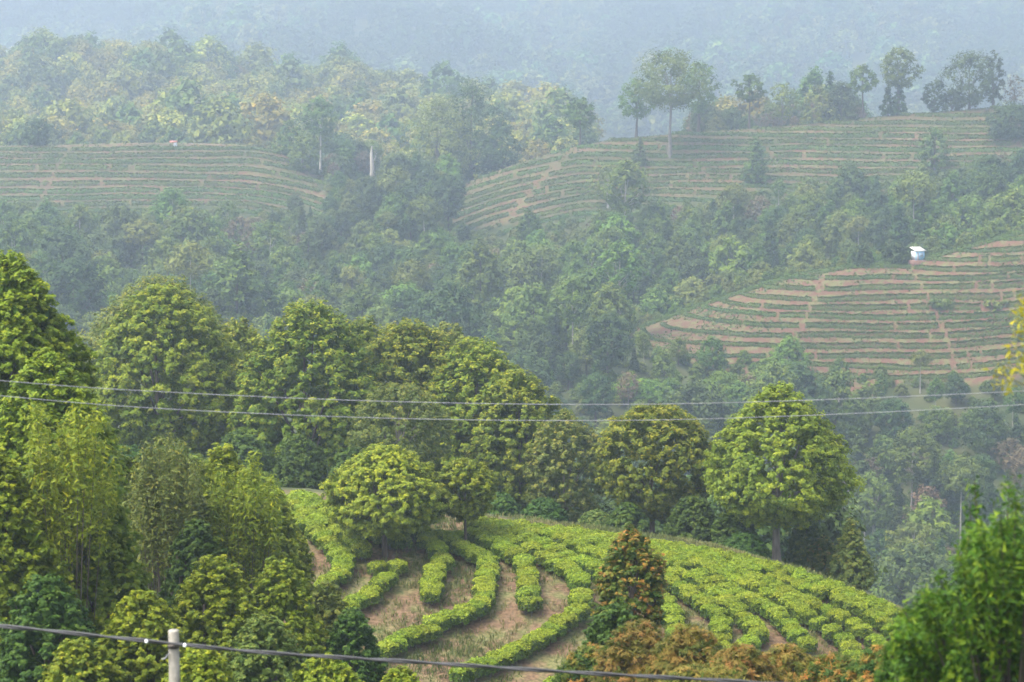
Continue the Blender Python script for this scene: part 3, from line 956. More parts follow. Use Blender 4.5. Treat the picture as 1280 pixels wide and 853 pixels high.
hero('tree', "large yellow-green tree with a stout trunk on the knoll crest", 'tree', 973, 479, 656, 98, 114, 'egg', 'lime', 0.20, 11500, nb=84, seed=13, br=0.21, young_top=0.15, r0=0.22, limbs=18, sub=7, bark='bark_grey', lobe=1.7)
hero('tree', "small dense cone-shaped tree on the right end of the knoll crest", 'tree', 1064, 648, 742, 34, 112, 'cone', 'olive', 0.16, 4200, nb=34, seed=14, br=0.34, young_top=0.1, r0=0.10)
hero('tree', "olive tree filling the gap left of the tall olive-topped tree", 'tree', 300, 398, 600, 58, 146, 'dome', 'big', 0.28, 5000, nb=44, seed=15, br=0.27, young_top=0.3, group=GR)
hero('tree', "rounded tree filling the gap right of the tall olive-topped tree", 'tree', 455, 396, 600, 66, 146, 'dome', 'big', 0.28, 5500, nb=46, seed=16, br=0.27, young_top=0.3, group=GR)
hero('tree', "rounded tree behind the grove's middle with a smooth olive top", 'tree', 560, 404, 610, 70, 146, 'dome', 'olive', 0.28, 5500, nb=46, seed=17, br=0.27, young_top=0.2, group=GR)
US = 'shrubs under the trees behind the knoll'
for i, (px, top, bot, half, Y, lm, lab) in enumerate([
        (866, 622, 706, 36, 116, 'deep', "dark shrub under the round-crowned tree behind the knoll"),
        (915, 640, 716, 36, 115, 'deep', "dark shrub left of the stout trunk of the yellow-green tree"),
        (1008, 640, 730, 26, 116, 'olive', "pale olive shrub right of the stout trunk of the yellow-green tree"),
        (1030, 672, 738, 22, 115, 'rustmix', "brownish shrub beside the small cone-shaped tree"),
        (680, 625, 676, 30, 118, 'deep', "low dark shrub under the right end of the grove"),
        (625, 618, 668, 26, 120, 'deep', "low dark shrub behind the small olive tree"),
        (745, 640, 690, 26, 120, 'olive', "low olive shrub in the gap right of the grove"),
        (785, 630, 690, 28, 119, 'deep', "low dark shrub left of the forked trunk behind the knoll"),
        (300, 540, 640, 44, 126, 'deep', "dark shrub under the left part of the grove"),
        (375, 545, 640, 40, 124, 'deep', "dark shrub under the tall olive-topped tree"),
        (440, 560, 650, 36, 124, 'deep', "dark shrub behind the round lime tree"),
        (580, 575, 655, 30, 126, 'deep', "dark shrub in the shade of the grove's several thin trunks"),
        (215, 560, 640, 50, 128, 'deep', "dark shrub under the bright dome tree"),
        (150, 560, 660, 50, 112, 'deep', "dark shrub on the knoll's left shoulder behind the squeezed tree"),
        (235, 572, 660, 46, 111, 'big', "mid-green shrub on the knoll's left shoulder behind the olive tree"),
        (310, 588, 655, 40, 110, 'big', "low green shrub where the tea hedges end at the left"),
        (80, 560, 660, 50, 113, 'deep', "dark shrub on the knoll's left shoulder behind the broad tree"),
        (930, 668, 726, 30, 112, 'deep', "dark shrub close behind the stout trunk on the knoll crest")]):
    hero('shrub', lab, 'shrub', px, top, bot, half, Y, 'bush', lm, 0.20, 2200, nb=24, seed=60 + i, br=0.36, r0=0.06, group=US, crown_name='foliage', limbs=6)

# ------------------------------------------------------------------ vegetation on the camera's own slope
NL = 'trees and shrubs on the near slope left of the tea knoll'
near = [
    # px, top, bot, half, Y, shape, mat, leaf, nl, nb, label, name
    (10, 316, 600, 92, 66, 'dome', 'fresh', 0.17, 17000, 100, "tallest leafy green tree on the near slope by the left frame of shrubs", 'tree'),
    (62, 440, 760, 92, 62, 'dome', 'fresh', 0.17, 17000, 100, "lower broad green tree leaning out over the shrubs beside the concrete pole", 'tree'),
    (-10, 560, 900, 90, 56, 'dome', 'fresh', 0.17, 12000, 80, "large bright green shrub mass at the foot of the tallest near tree", 'tree'),
    (205, 545, 800, 60, 74, 'oval', 'olive', 0.16, 7000, 60, "olive shrubby tree with upright brownish tips left of the tea knoll", 'tree'),
    (158, 556, 800, 54, 76, 'oval', 'big', 0.16, 5000, 46, "dark green tree squeezed between the broad tree and the olive one", 'tree'),
    (280, 554, 780, 56, 76, 'dome', 'fresh', 0.16, 7000, 56, "bright rounded tree between the olive shrubby tree and the tea knoll", 'tree'),
    (336, 604, 770, 44, 78, 'dome', 'lime', 0.15, 5200, 46, "bright lime shrub standing against the left shoulder of the tea knoll", 'shrub'),
    (245, 650, 800, 44, 70, 'bush', 'deep', 0.17, 4500, 40, "dark blue-green large-leaved shrub in the shade of the olive tree", 'shrub'),
    (130, 650, 860, 66, 58, 'bush', 'big', 0.15, 8000, 60, "mid-green shrub below the broad leaning tree", 'shrub'),
    (60, 720, 930, 74, 52, 'bush', 'deep', 0.14, 8000, 60, "dark green shrub behind the cable at the slope's foot", 'shrub'),
    (180, 740, 930, 70, 54, 'bush', 'fresh', 0.14, 8000, 60, "leafy green shrub left of the concrete pole", 'shrub'),
    (270, 696, 900, 70, 62, 'bush', 'fresh', 0.15, 8000, 60, "wide leafy shrub with reddish tip right of the concrete pole", 'shrub'),
    (350, 700, 900, 62, 64, 'bush', 'fresh', 0.15, 7000, 54, "yellowish green shrub between the pole and the hooked hedge", 'shrub'),
    (410, 728, 900, 46, 68, 'bush', 'olive', 0.15, 5000, 44, "olive shrub at the lower left edge of the tea knoll", 'shrub'),
    (440, 762, 930, 50, 64, 'bush', 'deep', 0.14, 5000, 44, "dark green shrub at the end of the short bright hedge", 'shrub'),
    (330, 770, 930, 60, 54, 'bush', 'olive', 0.13, 7000, 54, "pale twiggy olive shrub behind the cable right of the pole", 'shrub'),
    (100, 800, 960, 66, 48, 'bush', 'big', 0.13, 6000, 50, "low dark shrub under the cable left of the pole", 'shrub'),
    (250, 810, 960, 60, 48, 'bush', 'fresh', 0.13, 6000, 50, "low bright shrub at the foot of the concrete pole", 'shrub'),
    (410, 820, 960, 66, 50, 'bush', 'fresh', 0.13, 5500, 46, "low yellow-green shrub under the cable in front of the tea knoll", 'shrub'),
    (500, 836, 960, 50, 52, 'bush', 'fresh', 0.13, 4000, 40, "lowest yellow-green shrub under the middle of the cable", 'shrub'),
    (370, 655, 780, 22, 80, 'oval', 'lime', 0.14, 2400, 28, "thin bright shrub beside the left curved tea hedge", 'shrub'),
    (320, 640, 760, 26, 77, 'oval', 'deep', 0.15, 2600, 28, "narrow dark shrub in front of the lime shrub", 'shrub'),
]
for i, (px, top, bot, half, Y, shp, lm, lf, nl, nb, lab, nm) in enumerate(near):
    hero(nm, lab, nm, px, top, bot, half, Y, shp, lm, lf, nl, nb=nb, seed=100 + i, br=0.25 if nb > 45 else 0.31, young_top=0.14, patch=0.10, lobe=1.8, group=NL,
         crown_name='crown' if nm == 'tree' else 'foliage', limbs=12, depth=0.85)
hero('tree', "narrow tree with russet shoot tips standing before the tea hedges", 'tree', 789, 656, 815, 44, 60, 'oval', 'rustmix', 0.12, 4600, nb=40, seed=140, br=0.30, young_top=0.25, up=0.6, patch=0.3)
hero('shrub', "green shrub at the foot of the russet-tipped tree", 'shrub', 770, 755, 900, 56, 56, 'bush', 'deep', 0.12, 6000, nb=46, seed=141, br=0.28, crown_name='foliage')
RB = 'rust-brown bushes in front of the tea knoll'
for i, (px, top, half, Y, lm, lab) in enumerate([
        (800, 770, 46, 50, 'rust', "orange-brown bush in front of the russet-tipped tree"),
        (862, 776, 48, 49, 'rust', "rust-brown bush right of the russet-tipped tree"),
        (925, 800, 44, 48, 'rust', "low rust-brown bush below the hooked foot of a tea hedge"),
        (985, 800, 46, 49, 'rust', "rust-brown bush below the longest tea hedge"),
        (1045, 812, 46, 48, 'rustmix', "green and rust-brown bush beside the blurred green tree"),
        (1100, 800, 40, 47, 'rustmix', "mixed rusty bush touching the blurred green tree"),
        (740, 800, 40, 52, 'rustmix', "green bush with rusty tips left of the orange-brown bush"),
        (880, 826, 60, 45, 'rust', "lowest rust-brown bush under the end of the cable")]):
    hero('shrub', lab, 'shrub', px, top + 8, 930, half * 1.45, Y, 'bush', lm, 0.24, 4800, nb=44, seed=150 + i, br=0.30, sub=8, aspect=0.13, up=0.3, droop=-1.2, young_top=0.05, group=RB, crown_name='foliage', depth=0.8, patch=0.42, limbs=22)
hero('tree', "blurred dark green tree with feathery sprays on the near right slope", 'tree', 1250, 660, 1000, 90, 27.4, 'dome', 'pine', 0.085, 12000, nb=70, seed=170, br=0.24, sub=9, aspect=0.3, up=0.45, young_top=0.1)
hero('tree', "lower blurred green tree with yellow tips on the near right slope", 'tree', 1168, 735, 1000, 84, 29, 'dome', 'pine', 0.085, 8000, nb=50, seed=171, br=0.27, aspect=0.3, up=0.45, young_top=0.2)
hero('shrub', "yellow-green shrub in front of the blurred green tree", 'shrub', 1196, 815, 1000, 36, 25, 'bush', 'pine', 0.08, 5000, nb=40, seed=172, br=0.28, crown_name='foliage', young_top=0.3)


def sprays(name, label, base, tips, lm, leaf, nl, seed, cat='branch', bend=0.35, rise=0.75, spread=0.16, tone=0.55):
    """a slender young tree: stems that run from the base to each tip, leaves along their upper parts"""
    rng = np.random.RandomState(seed)
    e = bpy.data.objects.new(name, None)
    e.location = base
    C.objects.link(e)
    tag(e, label, cat)
    parts, Ps, Ns = [], [], []
    for tip, along in tips:
        t1 = np.array(tip) - base
        ctrl = np.array([t1[0] * bend, t1[1] * 0.4, t1[2] * rise])
        t = np.linspace(0, 1, 12)[:, None]
        c = 2 * t * (1 - t) * ctrl + t ** 2 * t1 + (1 - t) ** 2 * np.array([0, 0, -0.2])
        parts.append(tube(c, np.linspace(0.035, 0.005, 12), 5))
        k = nl
        s = rng.uniform(1 - along, 1.0, k)
        p = np.stack([np.interp(s, t[:, 0], c[:, i]) for i in range(3)], 1)
        sp = spread * np.sqrt(np.clip(1.06 - s, 0, 1) / max(along, 0.05)) + 0.03
        q = norm(rng.normal(size=(k, 3))) * (sp * rng.uniform(0.2, 1, k))[:, None]
        Ps.append(p + q)
        Ns.append(norm(q + np.array([0, 0, 0.12]) + rng.normal(size=(k, 3)) * 0.08))
    V, Q = merge(parts)
    link('stem', mesh_np('stem', V, Q, ['bark'], smooth=True), e)
    P = np.concatenate(Ps)
    V, Q = leaves(P, np.concatenate(Ns), leaf, leaf * 0.4, rng)
    link('foliage', mesh_np('spray', V, Q, [lm], np.repeat(np.clip(rng.normal(size=len(P)) * 0.16 + tone, 0, 1), 3)), e)
    return e


for (x0_, x1_, ya_, yb_, Ys_, lm_, lab_, sd_) in (
        (166, 256, 540, 640, 72.0, 'olive', "olive tree with many upright feathery shoots left of the tea knoll", 195),
        (262, 345, 560, 660, 73.5, 'fresh', "fresh green tree with upright leafy shoots beside the left tea hedges", 196),
        (20, 150, 470, 640, 57.0, 'fresh', "loose leafy tree with rising sprays before the broad leaning tree", 197)):
    rng = np.random.RandomState(sd_)
    tips = []
    for k_ in range(34):
        x_ = rng.uniform(x0_, x1_)
        m_ = abs(x_ - (x0_ + x1_) / 2) / ((x1_ - x0_) / 2)
        tips.append((pt(x_, ya_ + (yb_ - ya_) * (0.45 * m_ ** 2 + rng.uniform(0, 0.75)), Ys_ + rng.uniform(-1.3, 1.3)), rng.uniform(0.12, 0.24)))
    bx = pt((x0_ + x1_) / 2, 700, Ys_)[0]
    sprays('tree', lab_, np.array([bx, Ys_, float(H(bx, Ys_))]), tips, lm_, 0.15, 330, sd_ + 10, 'tree', 0.3, 0.55, spread=0.42, tone=0.40)
bx = pt(1480, 600, 26)[0]
sprays('young_tree', "blurred golden-green leafy sprigs of a young tree before the terraces", np.array([bx, 26, float(H(bx, 26))]),
       [(pt(1272, 378, 26), 0.06), (pt(1278, 405, 26), 0.05), (pt(1262, 440, 26), 0.06), (pt(1248, 468, 26), 0.05), (pt(1279, 460, 26), 0.08)], 'gold', 0.085, 60, 180, 'tree', 0.1, 0.95)
rng = np.random.RandomState(190)
tips = []
for k_ in range(95):
    x_ = rng.uniform(1118, 1330)
    yl = np.interp(x_, [1118, 1150, 1190, 1225, 1260, 1330], [775, 735, 690, 640, 640, 615])
    tips.append((pt(x_, yl + rng.uniform(0, 1) ** 1.3 * 200, rng.uniform(25.6, 28.4)), rng.uniform(0.10, 0.22)))
bx = pt(1262, 700, 27.2)[0]
sprays('tree', "blurred feathery green tree whose long sprays hang before the valley", np.array([bx, 27.2, float(H(bx, 27.2))]), tips, 'pine', 0.10, 190, 191, 'tree', 0.15, 0.7)
bx = pt(1245, 700, 27.6)[0]
sprays('young_tree', "blurred upright green shoots rising above the feathery green tree", np.array([bx, 27.6, float(H(bx, 27.6))]),
       [(pt(1218, 600, 27.6), 0.16), (pt(1212, 632, 27.6), 0.12), (pt(1272, 620, 27.6), 0.14), (pt(1262, 605, 27.6), 0.05)], 'pine', 0.09, 110, 181, 'tree')

# ------------------------------------------------------------------ single trees on the far ridges
RG = 'trees along the far tea ridges'
ridge = [
    # px, top, bot, half, Y, shape, mat, label, bark, nl
    (838, 64, 138, 50, 562, 'umbrella', 'f_olive', "tall umbrella-shaped tree with a long pale trunk on the terraced ridge", 'bark_grey', 2600),
    (874, 80, 142, 26, 580, 'round', 'f_green', "tree leaning behind the tall umbrella-shaped tree", 'bark', 1000),
    (796, 100, 150, 24, 580, 'umbrella', 'f_green', "flat-topped tree left of the tall umbrella-shaped tree", 'bark', 900),
    (725, 124, 162, 21, 578, 'umbrella', 'f_green', "small umbrella tree alone on the left shoulder of the right ridge", 'bark', 800),
    (937, 94, 128, 19, 578, 'round', 'f_green', "small round tree with a bare trunk right of the umbrella tree", 'bark', 700),
    (978, 104, 150, 24, 580, 'umbrella', 'f_olive', "pale yellowish tree right of the small round ridge tree", 'bark_grey', 420),
    (1024, 108, 160, 24, 579, 'bush', 'f_olive', "greyish bushy tree in the middle of the ridge line", 'bark', 800),
    (1052, 104, 158, 24, 579, 'bush', 'f_dark', "grey-green bushy tree beside the slim round-topped tree", 'bark', 800),
    (1079, 82, 116, 18, 577, 'dome', 'f_green', "slim tree with a pointed round top on the ridge line", 'bark', 700),
    (1124, 59, 112, 25, 577, 'oval', 'f_green', "tall lopsided tree with a bare trunk above two dark bushes", 'bark', 1100),
    (1110, 108, 146, 12, 577, 'cone', 'f_dark', "left one of two dark conical bushes under the lopsided tree", 'bark', 500),
    (1124, 102, 146, 12, 577, 'cone', 'f_dark', "right one of two dark conical bushes under the lopsided tree", 'bark', 500),
    (1212, 66, 134, 36, 577, 'round', 'f_dark', "big dark round tree near the right end of the ridge", 'bark', 1600),
    (1242, 61, 130, 14, 578, 'oval', 'f_dark', "dark spire-shaped tree joined to the big round ridge tree", 'bark', 700),
    (1168, 104, 140, 16, 577, 'round', 'f_dark', "small dark tree left of the big round ridge tree", 'bark', 500),
    (1190, 112, 142, 14, 577, 'bush', 'f_dark', "low dark bush at the foot of the big round ridge tree", 'bark', 400),
    (1268, 94, 130, 16, 577, 'oval', 'f_brown', "almost bare brown tree at the right end of the ridge", 'bark', 130),
    (800, 172, 210, 11, 560, 'cone', 'f_dark', "dark conical bush on the terraces left of the long pale trunk", 'bark', 420),
    (590, 100, 226, 52, 600, 'dome', 'f_dark', "huge dark tree towering in the saddle between the two tea ridges", 'bark', 3600),
    (548, 122, 222, 46, 590, 'dome', 'f_olive', "huge olive-topped tree in front of the dark one in the saddle", 'bark', 3000),
    (628, 150, 226, 26, 596, 'dome', 'f_dark', "rounded tree at the right foot of the huge saddle trees", 'bark', 1300),
    (528, 202, 262, 30, 570, 'dome', 'f_dark', "dark round tree below the huge saddle trees", 'bark', 1300),
    (48, 150, 184, 20, 577, 'round', 'f_dark', "ball-shaped dark tree alone on the left tea ridge", 'bark', 900),
    (363, 152, 196, 19, 576, 'dome', 'f_green', "upper green tree at the right end of the left tea ridge", 'bark', 800),
    (378, 168, 222, 20, 568, 'oval', 'f_green', "green tree leaning below the upper one at the left ridge's end", 'bark', 900),
    (400, 150, 192, 20, 600, 'dome', 'f_green', "hazy green tree behind the right end of the left tea ridge", 'bark', 800),
    (422, 196, 250, 24, 570, 'dome', 'f_dark', "dark tree in the saddle right of the left tea ridge", 'bark', 900),
    (1122, 304, 333, 17, 417, 'bush', 'f_dark', "dark round bush right beside the white hut", 'bark', 1000),
    (1078, 307, 336, 14, 417, 'bush', 'f_dark', "small round bush left of the one beside the white hut", 'bark', 800),
    (1174, 389, 424, 17, 406, 'bush', 'f_green', "round green bush alone in the middle of the hut hill terraces", 'bark', 900),
    (1244, 400, 432, 16, 404, 'bush', 'f_olive', "olive bush near the trodden path on the hut hill terraces", 'bark', 600),
    (1201, 368, 388, 7, 409, 'cone', 'f_dark', "tiny dark bush beside the path on the hut hill", 'bark', 250),
    (986, 422, 480, 25, 392, 'dome', 'f_bright', "bright green dome-shaped tree at the foot of the hut hill terraces", 'bark', 1500),
    (905, 466, 540, 42, 372, 'dome', 'f_bright', "wide pale green tree behind the yellow-green knoll tree", 'bark', 1900),
    (800, 476, 540, 34, 368, 'dome', 'f_bright', "pale blue-green tree in the valley left of the wide pale one", 'bark', 1400),
    (1142, 655, 700, 34, 322, 'umbrella', 'f_olive', "flat umbrella tree with a thin pale trunk in the valley forest", 'bark_pale', 700),
    (1092, 590, 660, 26, 330, 'oval', 'f_olive', "tall pale feathery tree left of the flat valley umbrella tree", 'bark_grey', 1100),
    (1160, 258, 308, 26, 470, 'dome', 'f_bright', "bright rounded tree behind the hut hill crest", 'bark', 1100),
    (1215, 246, 306, 36, 468, 'dome', 'f_green', "broad green tree right of the bright one behind the hut hill", 'bark', 1500),
    (1262, 130, 246, 34, 556, 'dome', 'f_dark', "dark tree mass on the right end of the ridge terraces", 'bark', 1800),
    (1012, 225, 262, 20, 520, 'umbrella', 'f_olive', "pale-trunked tall tree standing free on the slope below the ridge", 'bark_pale', 700),
    (945, 170, 240, 18, 548, 'cone', 'f_green', "tall green cone-shaped tree at the foot of the ridge terraces", 'bark', 900),
    (760, 205, 250, 24, 545, 'umbrella', 'f_olive', "thin-crowned tree with pale stem below the ridge terraces", 'bark_pale', 600),
    (1168, 160, 215, 20, 545, 'oval', 'f_green', "green tree on the lower ridge terraces left of the dark mass", 'bark', 800),
    (860, 305, 372, 30, 470, 'dome', 'f_dark', "dark rounded tree beyond the nose of the hut hill", 'bark', 1300),
]
for i, (px, top, bot, half, Y, shp, lm, lab, bk, nl) in enumerate(ridge):
    hero('bush' if 'bush ' in lab and 'tree' not in lab else 'tree', lab, 'bush' if 'bush ' in lab and 'tree' not in lab else 'tree',
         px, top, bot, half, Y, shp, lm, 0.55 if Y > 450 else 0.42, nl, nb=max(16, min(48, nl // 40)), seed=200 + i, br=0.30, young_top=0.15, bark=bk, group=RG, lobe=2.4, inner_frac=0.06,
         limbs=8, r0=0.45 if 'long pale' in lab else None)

# pale dead trunk in the saddle
rng = np.random.RandomState(9)
b = hit(465, 216, 540, 600)
e = bpy.data.objects.new('dead_trunk', None)
e.location = b
C.objects.link(e)
tag(e, "pale dead tree trunk standing in the saddle between the ridges", 'dead tree', RG)
hh = 48 * b[1] / F
V, Q = tube(np.array([[0, 0, -0.3], [0.1, 0, hh * 0.4], [-0.1, 0, hh * 0.75], [0.0, 0, hh]]), np.array([0.75, 0.6, 0.42, 0.12]), 7)
link('trunk', mesh_np('dead_trunk', V, Q, ['bark_pale'], smooth=True), e)
V, Q = merge([tube(np.array([[0, 0, hh * 0.55], [0.8, 0.1, hh * 0.68], [1.2, 0, hh * 0.82]]), np.array([0.2, 0.12, 0.05]), 5),
              tube(np.array([[0, 0, hh * 0.7], [-0.6, 0.1, hh * 0.82]]), np.array([0.15, 0.05]), 5)])
link('branch', mesh_np('dead_branch', V, Q, ['bark_pale'], smooth=True), e)

# ------------------------------------------------------------------ forest


def proto(seed, w, h, c0, shape, lm, nl, leaf, nb, bark='bark', r0=0.2, limbs=6, br=0.33, sides=6):
    rng = np.random.RandomState(seed)
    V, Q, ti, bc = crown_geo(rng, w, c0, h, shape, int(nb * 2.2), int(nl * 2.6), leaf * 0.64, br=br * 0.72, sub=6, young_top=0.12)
    tv, tq = trunk_geo(rng, -0.8, c0, c0 + (h - c0) * 0.7, r0, bc, limbs, sides=sides)
    return (mesh_np('forest_trunk', tv, tq, [bark], smooth=True), mesh_np('forest_crown', V, Q, [lm], ti), w, h)


PR = [
    (proto(300, 3.6, 9.5, 2.2, 'dome', 'f_green', 1500, 0.50, 30), "mid-green dome-crowned tree"),
    (proto(301, 3.2, 9.0, 2.0, 'round', 'f_dark', 1300, 0.50, 26), "dark green round-crowned tree"),
    (proto(302, 2.5, 11.0, 2.5, 'oval', 'f_green', 1300, 0.48, 28), "tall oval green tree"),
    (proto(303, 3.4, 8.0, 1.6, 'dome', 'f_olive', 1300, 0.50, 26), "olive dome-crowned tree"),
    (proto(304, 3.6, 12.5, 8.0, 'umbrella', 'f_olive', 800, 0.50, 22, 'bark_pale', 0.17), "pale-trunked umbrella tree"),
    (proto(305, 2.2, 9.5, 1.0, 'cone', 'f_dark', 1100, 0.45, 24), "dark cone-shaped tree"),
    (proto(306, 3.0, 7.0, 1.2, 'dome', 'f_bright', 1200, 0.48, 24), "bright green rounded tree"),
    (proto(307, 2.4, 7.5, 2.0, 'oval', 'f_brown', 420, 0.42, 22, 'bark_grey', 0.14, 10), "brownish half-bare tree"),
    (proto(308, 3.0, 13.5, 6.5, 'oval', 'f_green', 900, 0.50, 24, 'bark_pale', 0.18), "tall pale-stemmed green tree"),
    (proto(309, 4.2, 10.0, 2.4, 'dome', 'f_dark', 1700, 0.52, 34), "broad dark green tree"),
    (proto(310, 2.6, 4.6, 0.4, 'bush', 'f_olive', 800, 0.45, 18, 'bark', 0.10, 5), "low olive bush"),
    (proto(311, 2.4, 4.2, 0.4, 'bush', 'f_green', 800, 0.45, 18, 'bark', 0.10, 5), "low green bush"),
]
PW = np.array([.15, .13, .09, .12, .05, .05, .08, .05, .05, .10, .07, .06])

# horizon of the bare ground for every photo column, to leave out what nothing shows of
HPX = np.arange(-60, 1341, 20.0)
HY = np.linspace(86, 2790, 900)
hz = []
for px in HPX:
    zz = H((px - 640) / F * HY, HY) + np.where((HY > 130) & (HY < 392), 0, 0)
    hz.append(np.maximum.accumulate(zz / HY))
hz = np.array(hz)
NEARTOP = np.array([(-60, 316), (60, 330), (95, 400), (120, 360), (200, 348), (300, 398), (385, 378), (470, 400), (600, 436), (650, 484), (705, 530),
                    (742, 590), (760, 540), (820, 510), (885, 545), (905, 490), (975, 480), (1040, 530), (1064, 640), (1100, 740), (1180, 760), (1215, 660), (1340, 640)], float)


def visible(X, Y, ztop):
    px = 640 + F * X / Y
    i = np.clip(((px + 60) / 20).round().astype(int), 0, len(HPX) - 1)
    j = np.clip(np.searchsorted(HY, Y - 3) - 1, 0, len(HY) - 1)
    s = ztop / Y
    _, py = proj(np.stack([X, Y, ztop], -1))
    return (px > -60) & (px < 1340) & (s > hz[i, j] + 0.0006) & np.where(Y < 296, py > np.interp(px, NEARTOP[:, 0], NEARTOP[:, 1]) + 40, py < np.interp(px, NEARTOP[:, 0], NEARTOP[:, 1]) + 34)


def scatter(seed, n, y0, y1, spacing):
    rng = np.random.RandomState(seed)
    Y = np.sqrt(rng.uniform(y0 ** 2, y1 ** 2, n))
    px = rng.uniform(-90, 1370, n)
    X = (px - 640) / F * Y
    # thin out to the wished spacing
    cell = {}
    ok = np.zeros(n, bool)
    for i in range(n):
        sp = spacing
        k = (int(X[i] // sp), int(Y[i] // sp))
        good = True
        for a in (-1, 0, 1):
            for b in (-1, 0, 1):
                for j in cell.get((k[0] + a, k[1] + b), ()):
                    if (X[i] - X[j]) ** 2 + (Y[i] - Y[j]) ** 2 < sp * sp:
                        good = False
        if good:
            cell.setdefault(k, []).append(i)
            ok[i] = True
    return X[ok], Y[ok], px[ok]


def stuff_forest(name, label, protos, kind, P, rot, scl):
    """one object: a point cloud whose points carry tree shapes (geometry nodes)"""
    me = bpy.data.meshes.new(name)
    me.vertices.add(len(P))
    me.vertices.foreach_set("co", np.ascontiguousarray(P, np.float32).ravel())
    for an, ty, arr in (("kind", 'INT', kind), ("turn", 'FLOAT', rot), ("size", 'FLOAT', scl)):
        at = me.attributes.new(an, ty, 'POINT')
        at.data.foreach_set("value", np.asarray(arr, dtype=np.int32 if ty == 'INT' else np.float32))
    o = link(name, me)
    tag(o, label, 'forest', kind='stuff')
    ng = bpy.data.node_groups.new(name, 'GeometryNodeTree')
    ng.interface.new_socket('Geometry', in_out='INPUT', socket_type='NodeSocketGeometry')
    ng.interface.new_socket('Geometry', in_out='OUTPUT', socket_type='NodeSocketGeometry')
    gi, go = ng.nodes.new('NodeGroupInput'), ng.nodes.new('NodeGroupOutput')
    m2p = ng.nodes.new('GeometryNodeMeshToPoints')
    ng.links.new(gi.outputs[0], m2p.inputs['Mesh'])
    jn = ng.nodes.new('GeometryNodeJoinGeometry')

    def attr(n_, ty):
        a_ = ng.nodes.new('GeometryNodeInputNamedAttribute')
        a_.data_type = ty
        a_.inputs[0].default_value = n_
        return a_
    ak, at_, as_ = attr('kind', 'INT'), attr('turn', 'FLOAT'), attr('size', 'FLOAT')
    cx = ng.nodes.new('ShaderNodeCombineXYZ')
    ng.links.new(at_.outputs[0], cx.inputs[2])
    for i, meshes in enumerate(protos):
        cmp_ = ng.nodes.new('FunctionNodeCompare')
        cmp_.data_type = 'INT'
        cmp_.operation = 'EQUAL'
        ng.links.new(ak.outputs[0], cmp_.inputs[2])
        cmp_.inputs[3].default_value = i
        for pm in meshes:
            po = bpy.data.objects.new('forest_shape', pm)
            oi = ng.nodes.new('GeometryNodeObjectInfo')
            oi.inputs['Object'].default_value = po
            oi.inputs['As Instance'].default_value = True
            ip = ng.nodes.new('GeometryNodeInstanceOnPoints')
            ng.links.new(m2p.outputs[0], ip.inputs['Points'])
            ng.links.new(cmp_.outputs[0], ip.inputs['Selection'])
            ng.links.new(oi.outputs['Geometry'], ip.inputs['Instance'])
            ng.links.new(cx.outputs[0], ip.inputs['Rotation'])
            ng.links.new(as_.outputs[0], ip.inputs['Scale'])
            ng.links.new(ip.outputs[0], jn.inputs[0])
    ng.links.new(jn.outputs[0], go.inputs[0])
    md = o.modifiers.new('forest', 'NODES')
    md.node_group = ng
    return o


# valley forest and the slopes up to the ridges
X, Y, px = scatter(71, 12000, 140, 660, 4.6)
rng = np.random.RandomState(72)
kind = rng.choice(len(PR), len(X), p=PW / PW.sum())
patch = smooth_noise(X * 0.045, Y * 0.06, 79) + rng.normal(size=len(X)) * 0.35
kind = np.where(patch > 0.75, rng.choice([0, 2, 6, 8], len(X)), np.where(patch < -0.75, rng.choice([1, 9, 5, 7], len(X)), kind))
scl = np.exp(rng.normal(size=len(X)) * 0.26) * (1.0 + 0.22 * smooth_noise(X * 0.05, Y * 0.05, 78))
scl = np.clip(scl, 0.5, 1.8)
hut_face = (px > 786) & (Y > 389) & (Y < 427)
lines_l = (px < 412) & (Y > 542) & (Y < 584) & ~((Y < 552) & (rng.rand(len(X)) < 0.10))
lines_r = (px > 566) & (Y > 548) & (Y < 584) & ~((Y < 562) & (rng.rand(len(X)) < 0.22))
low_l = (px < 412) & (Y > 536) & (Y <= 542) & (rng.rand(len(X)) < 0.5)
low_r = (px > 566) & (Y > 528) & (Y <= 548) & (rng.rand(len(X)) < 0.6)
back = (Y >= 584) & ~((px > 400) & (px < 580)) & ~((px > 860) & (px < 1080) & (Y > 600))
open_ = (smooth_noise(X * 0.06, Y * 0.06, 77) > 0.95) & (px > 560) & (Y > 440) & (Y < 530)
TL = np.array([(-90, 252), (150, 244), (250, 238), (330, 242), (405, 226), (420, 150), (540, 150), (560, 292), (640, 296), (700, 272), (760, 250), (850, 228), (950, 216), (1100, 202), (1280, 172), (1400, 160)], float)
hs = np.array([p[0][3] for p in PR])
_, ptop_ = proj(np.stack([X, Y, H(X, Y) + hs[kind] * scl], -1))
tall_ = (Y > 430) & (Y < 584) & (ptop_ < np.interp(px, TL[:, 0], TL[:, 1])) & (rng.rand(len(X)) < 0.9)
tall_ |= (np.abs(px - 465) < 24) & (Y > 480) & (Y < 580) & (ptop_ < 220)
ok = ~(tall_ | hut_face | lines_l | lines_r | low_l | low_r | back | open_)
kind = np.where(Y < 296, rng.choice([1, 9], len(X)), kind)
nearcrest = ((px > 790) & (Y > 425) & (Y < 446)) | ((Y > 538) & (Y < 566) & ((px < 412) | (px > 566)))
kind = np.where(nearcrest, rng.choice([10, 11], len(X)), kind)
small = (((px < 412) | (px > 566)) & (Y > 515) & (Y < 560)) | ((px > 800) & (Y > 376) & (Y < 392))
scl = np.where(small, scl * 0.66, scl)
hs = np.array([p[0][3] for p in PR])
zg = H(X, Y)
ok &= visible(X, Y, zg + hs[kind] * scl)
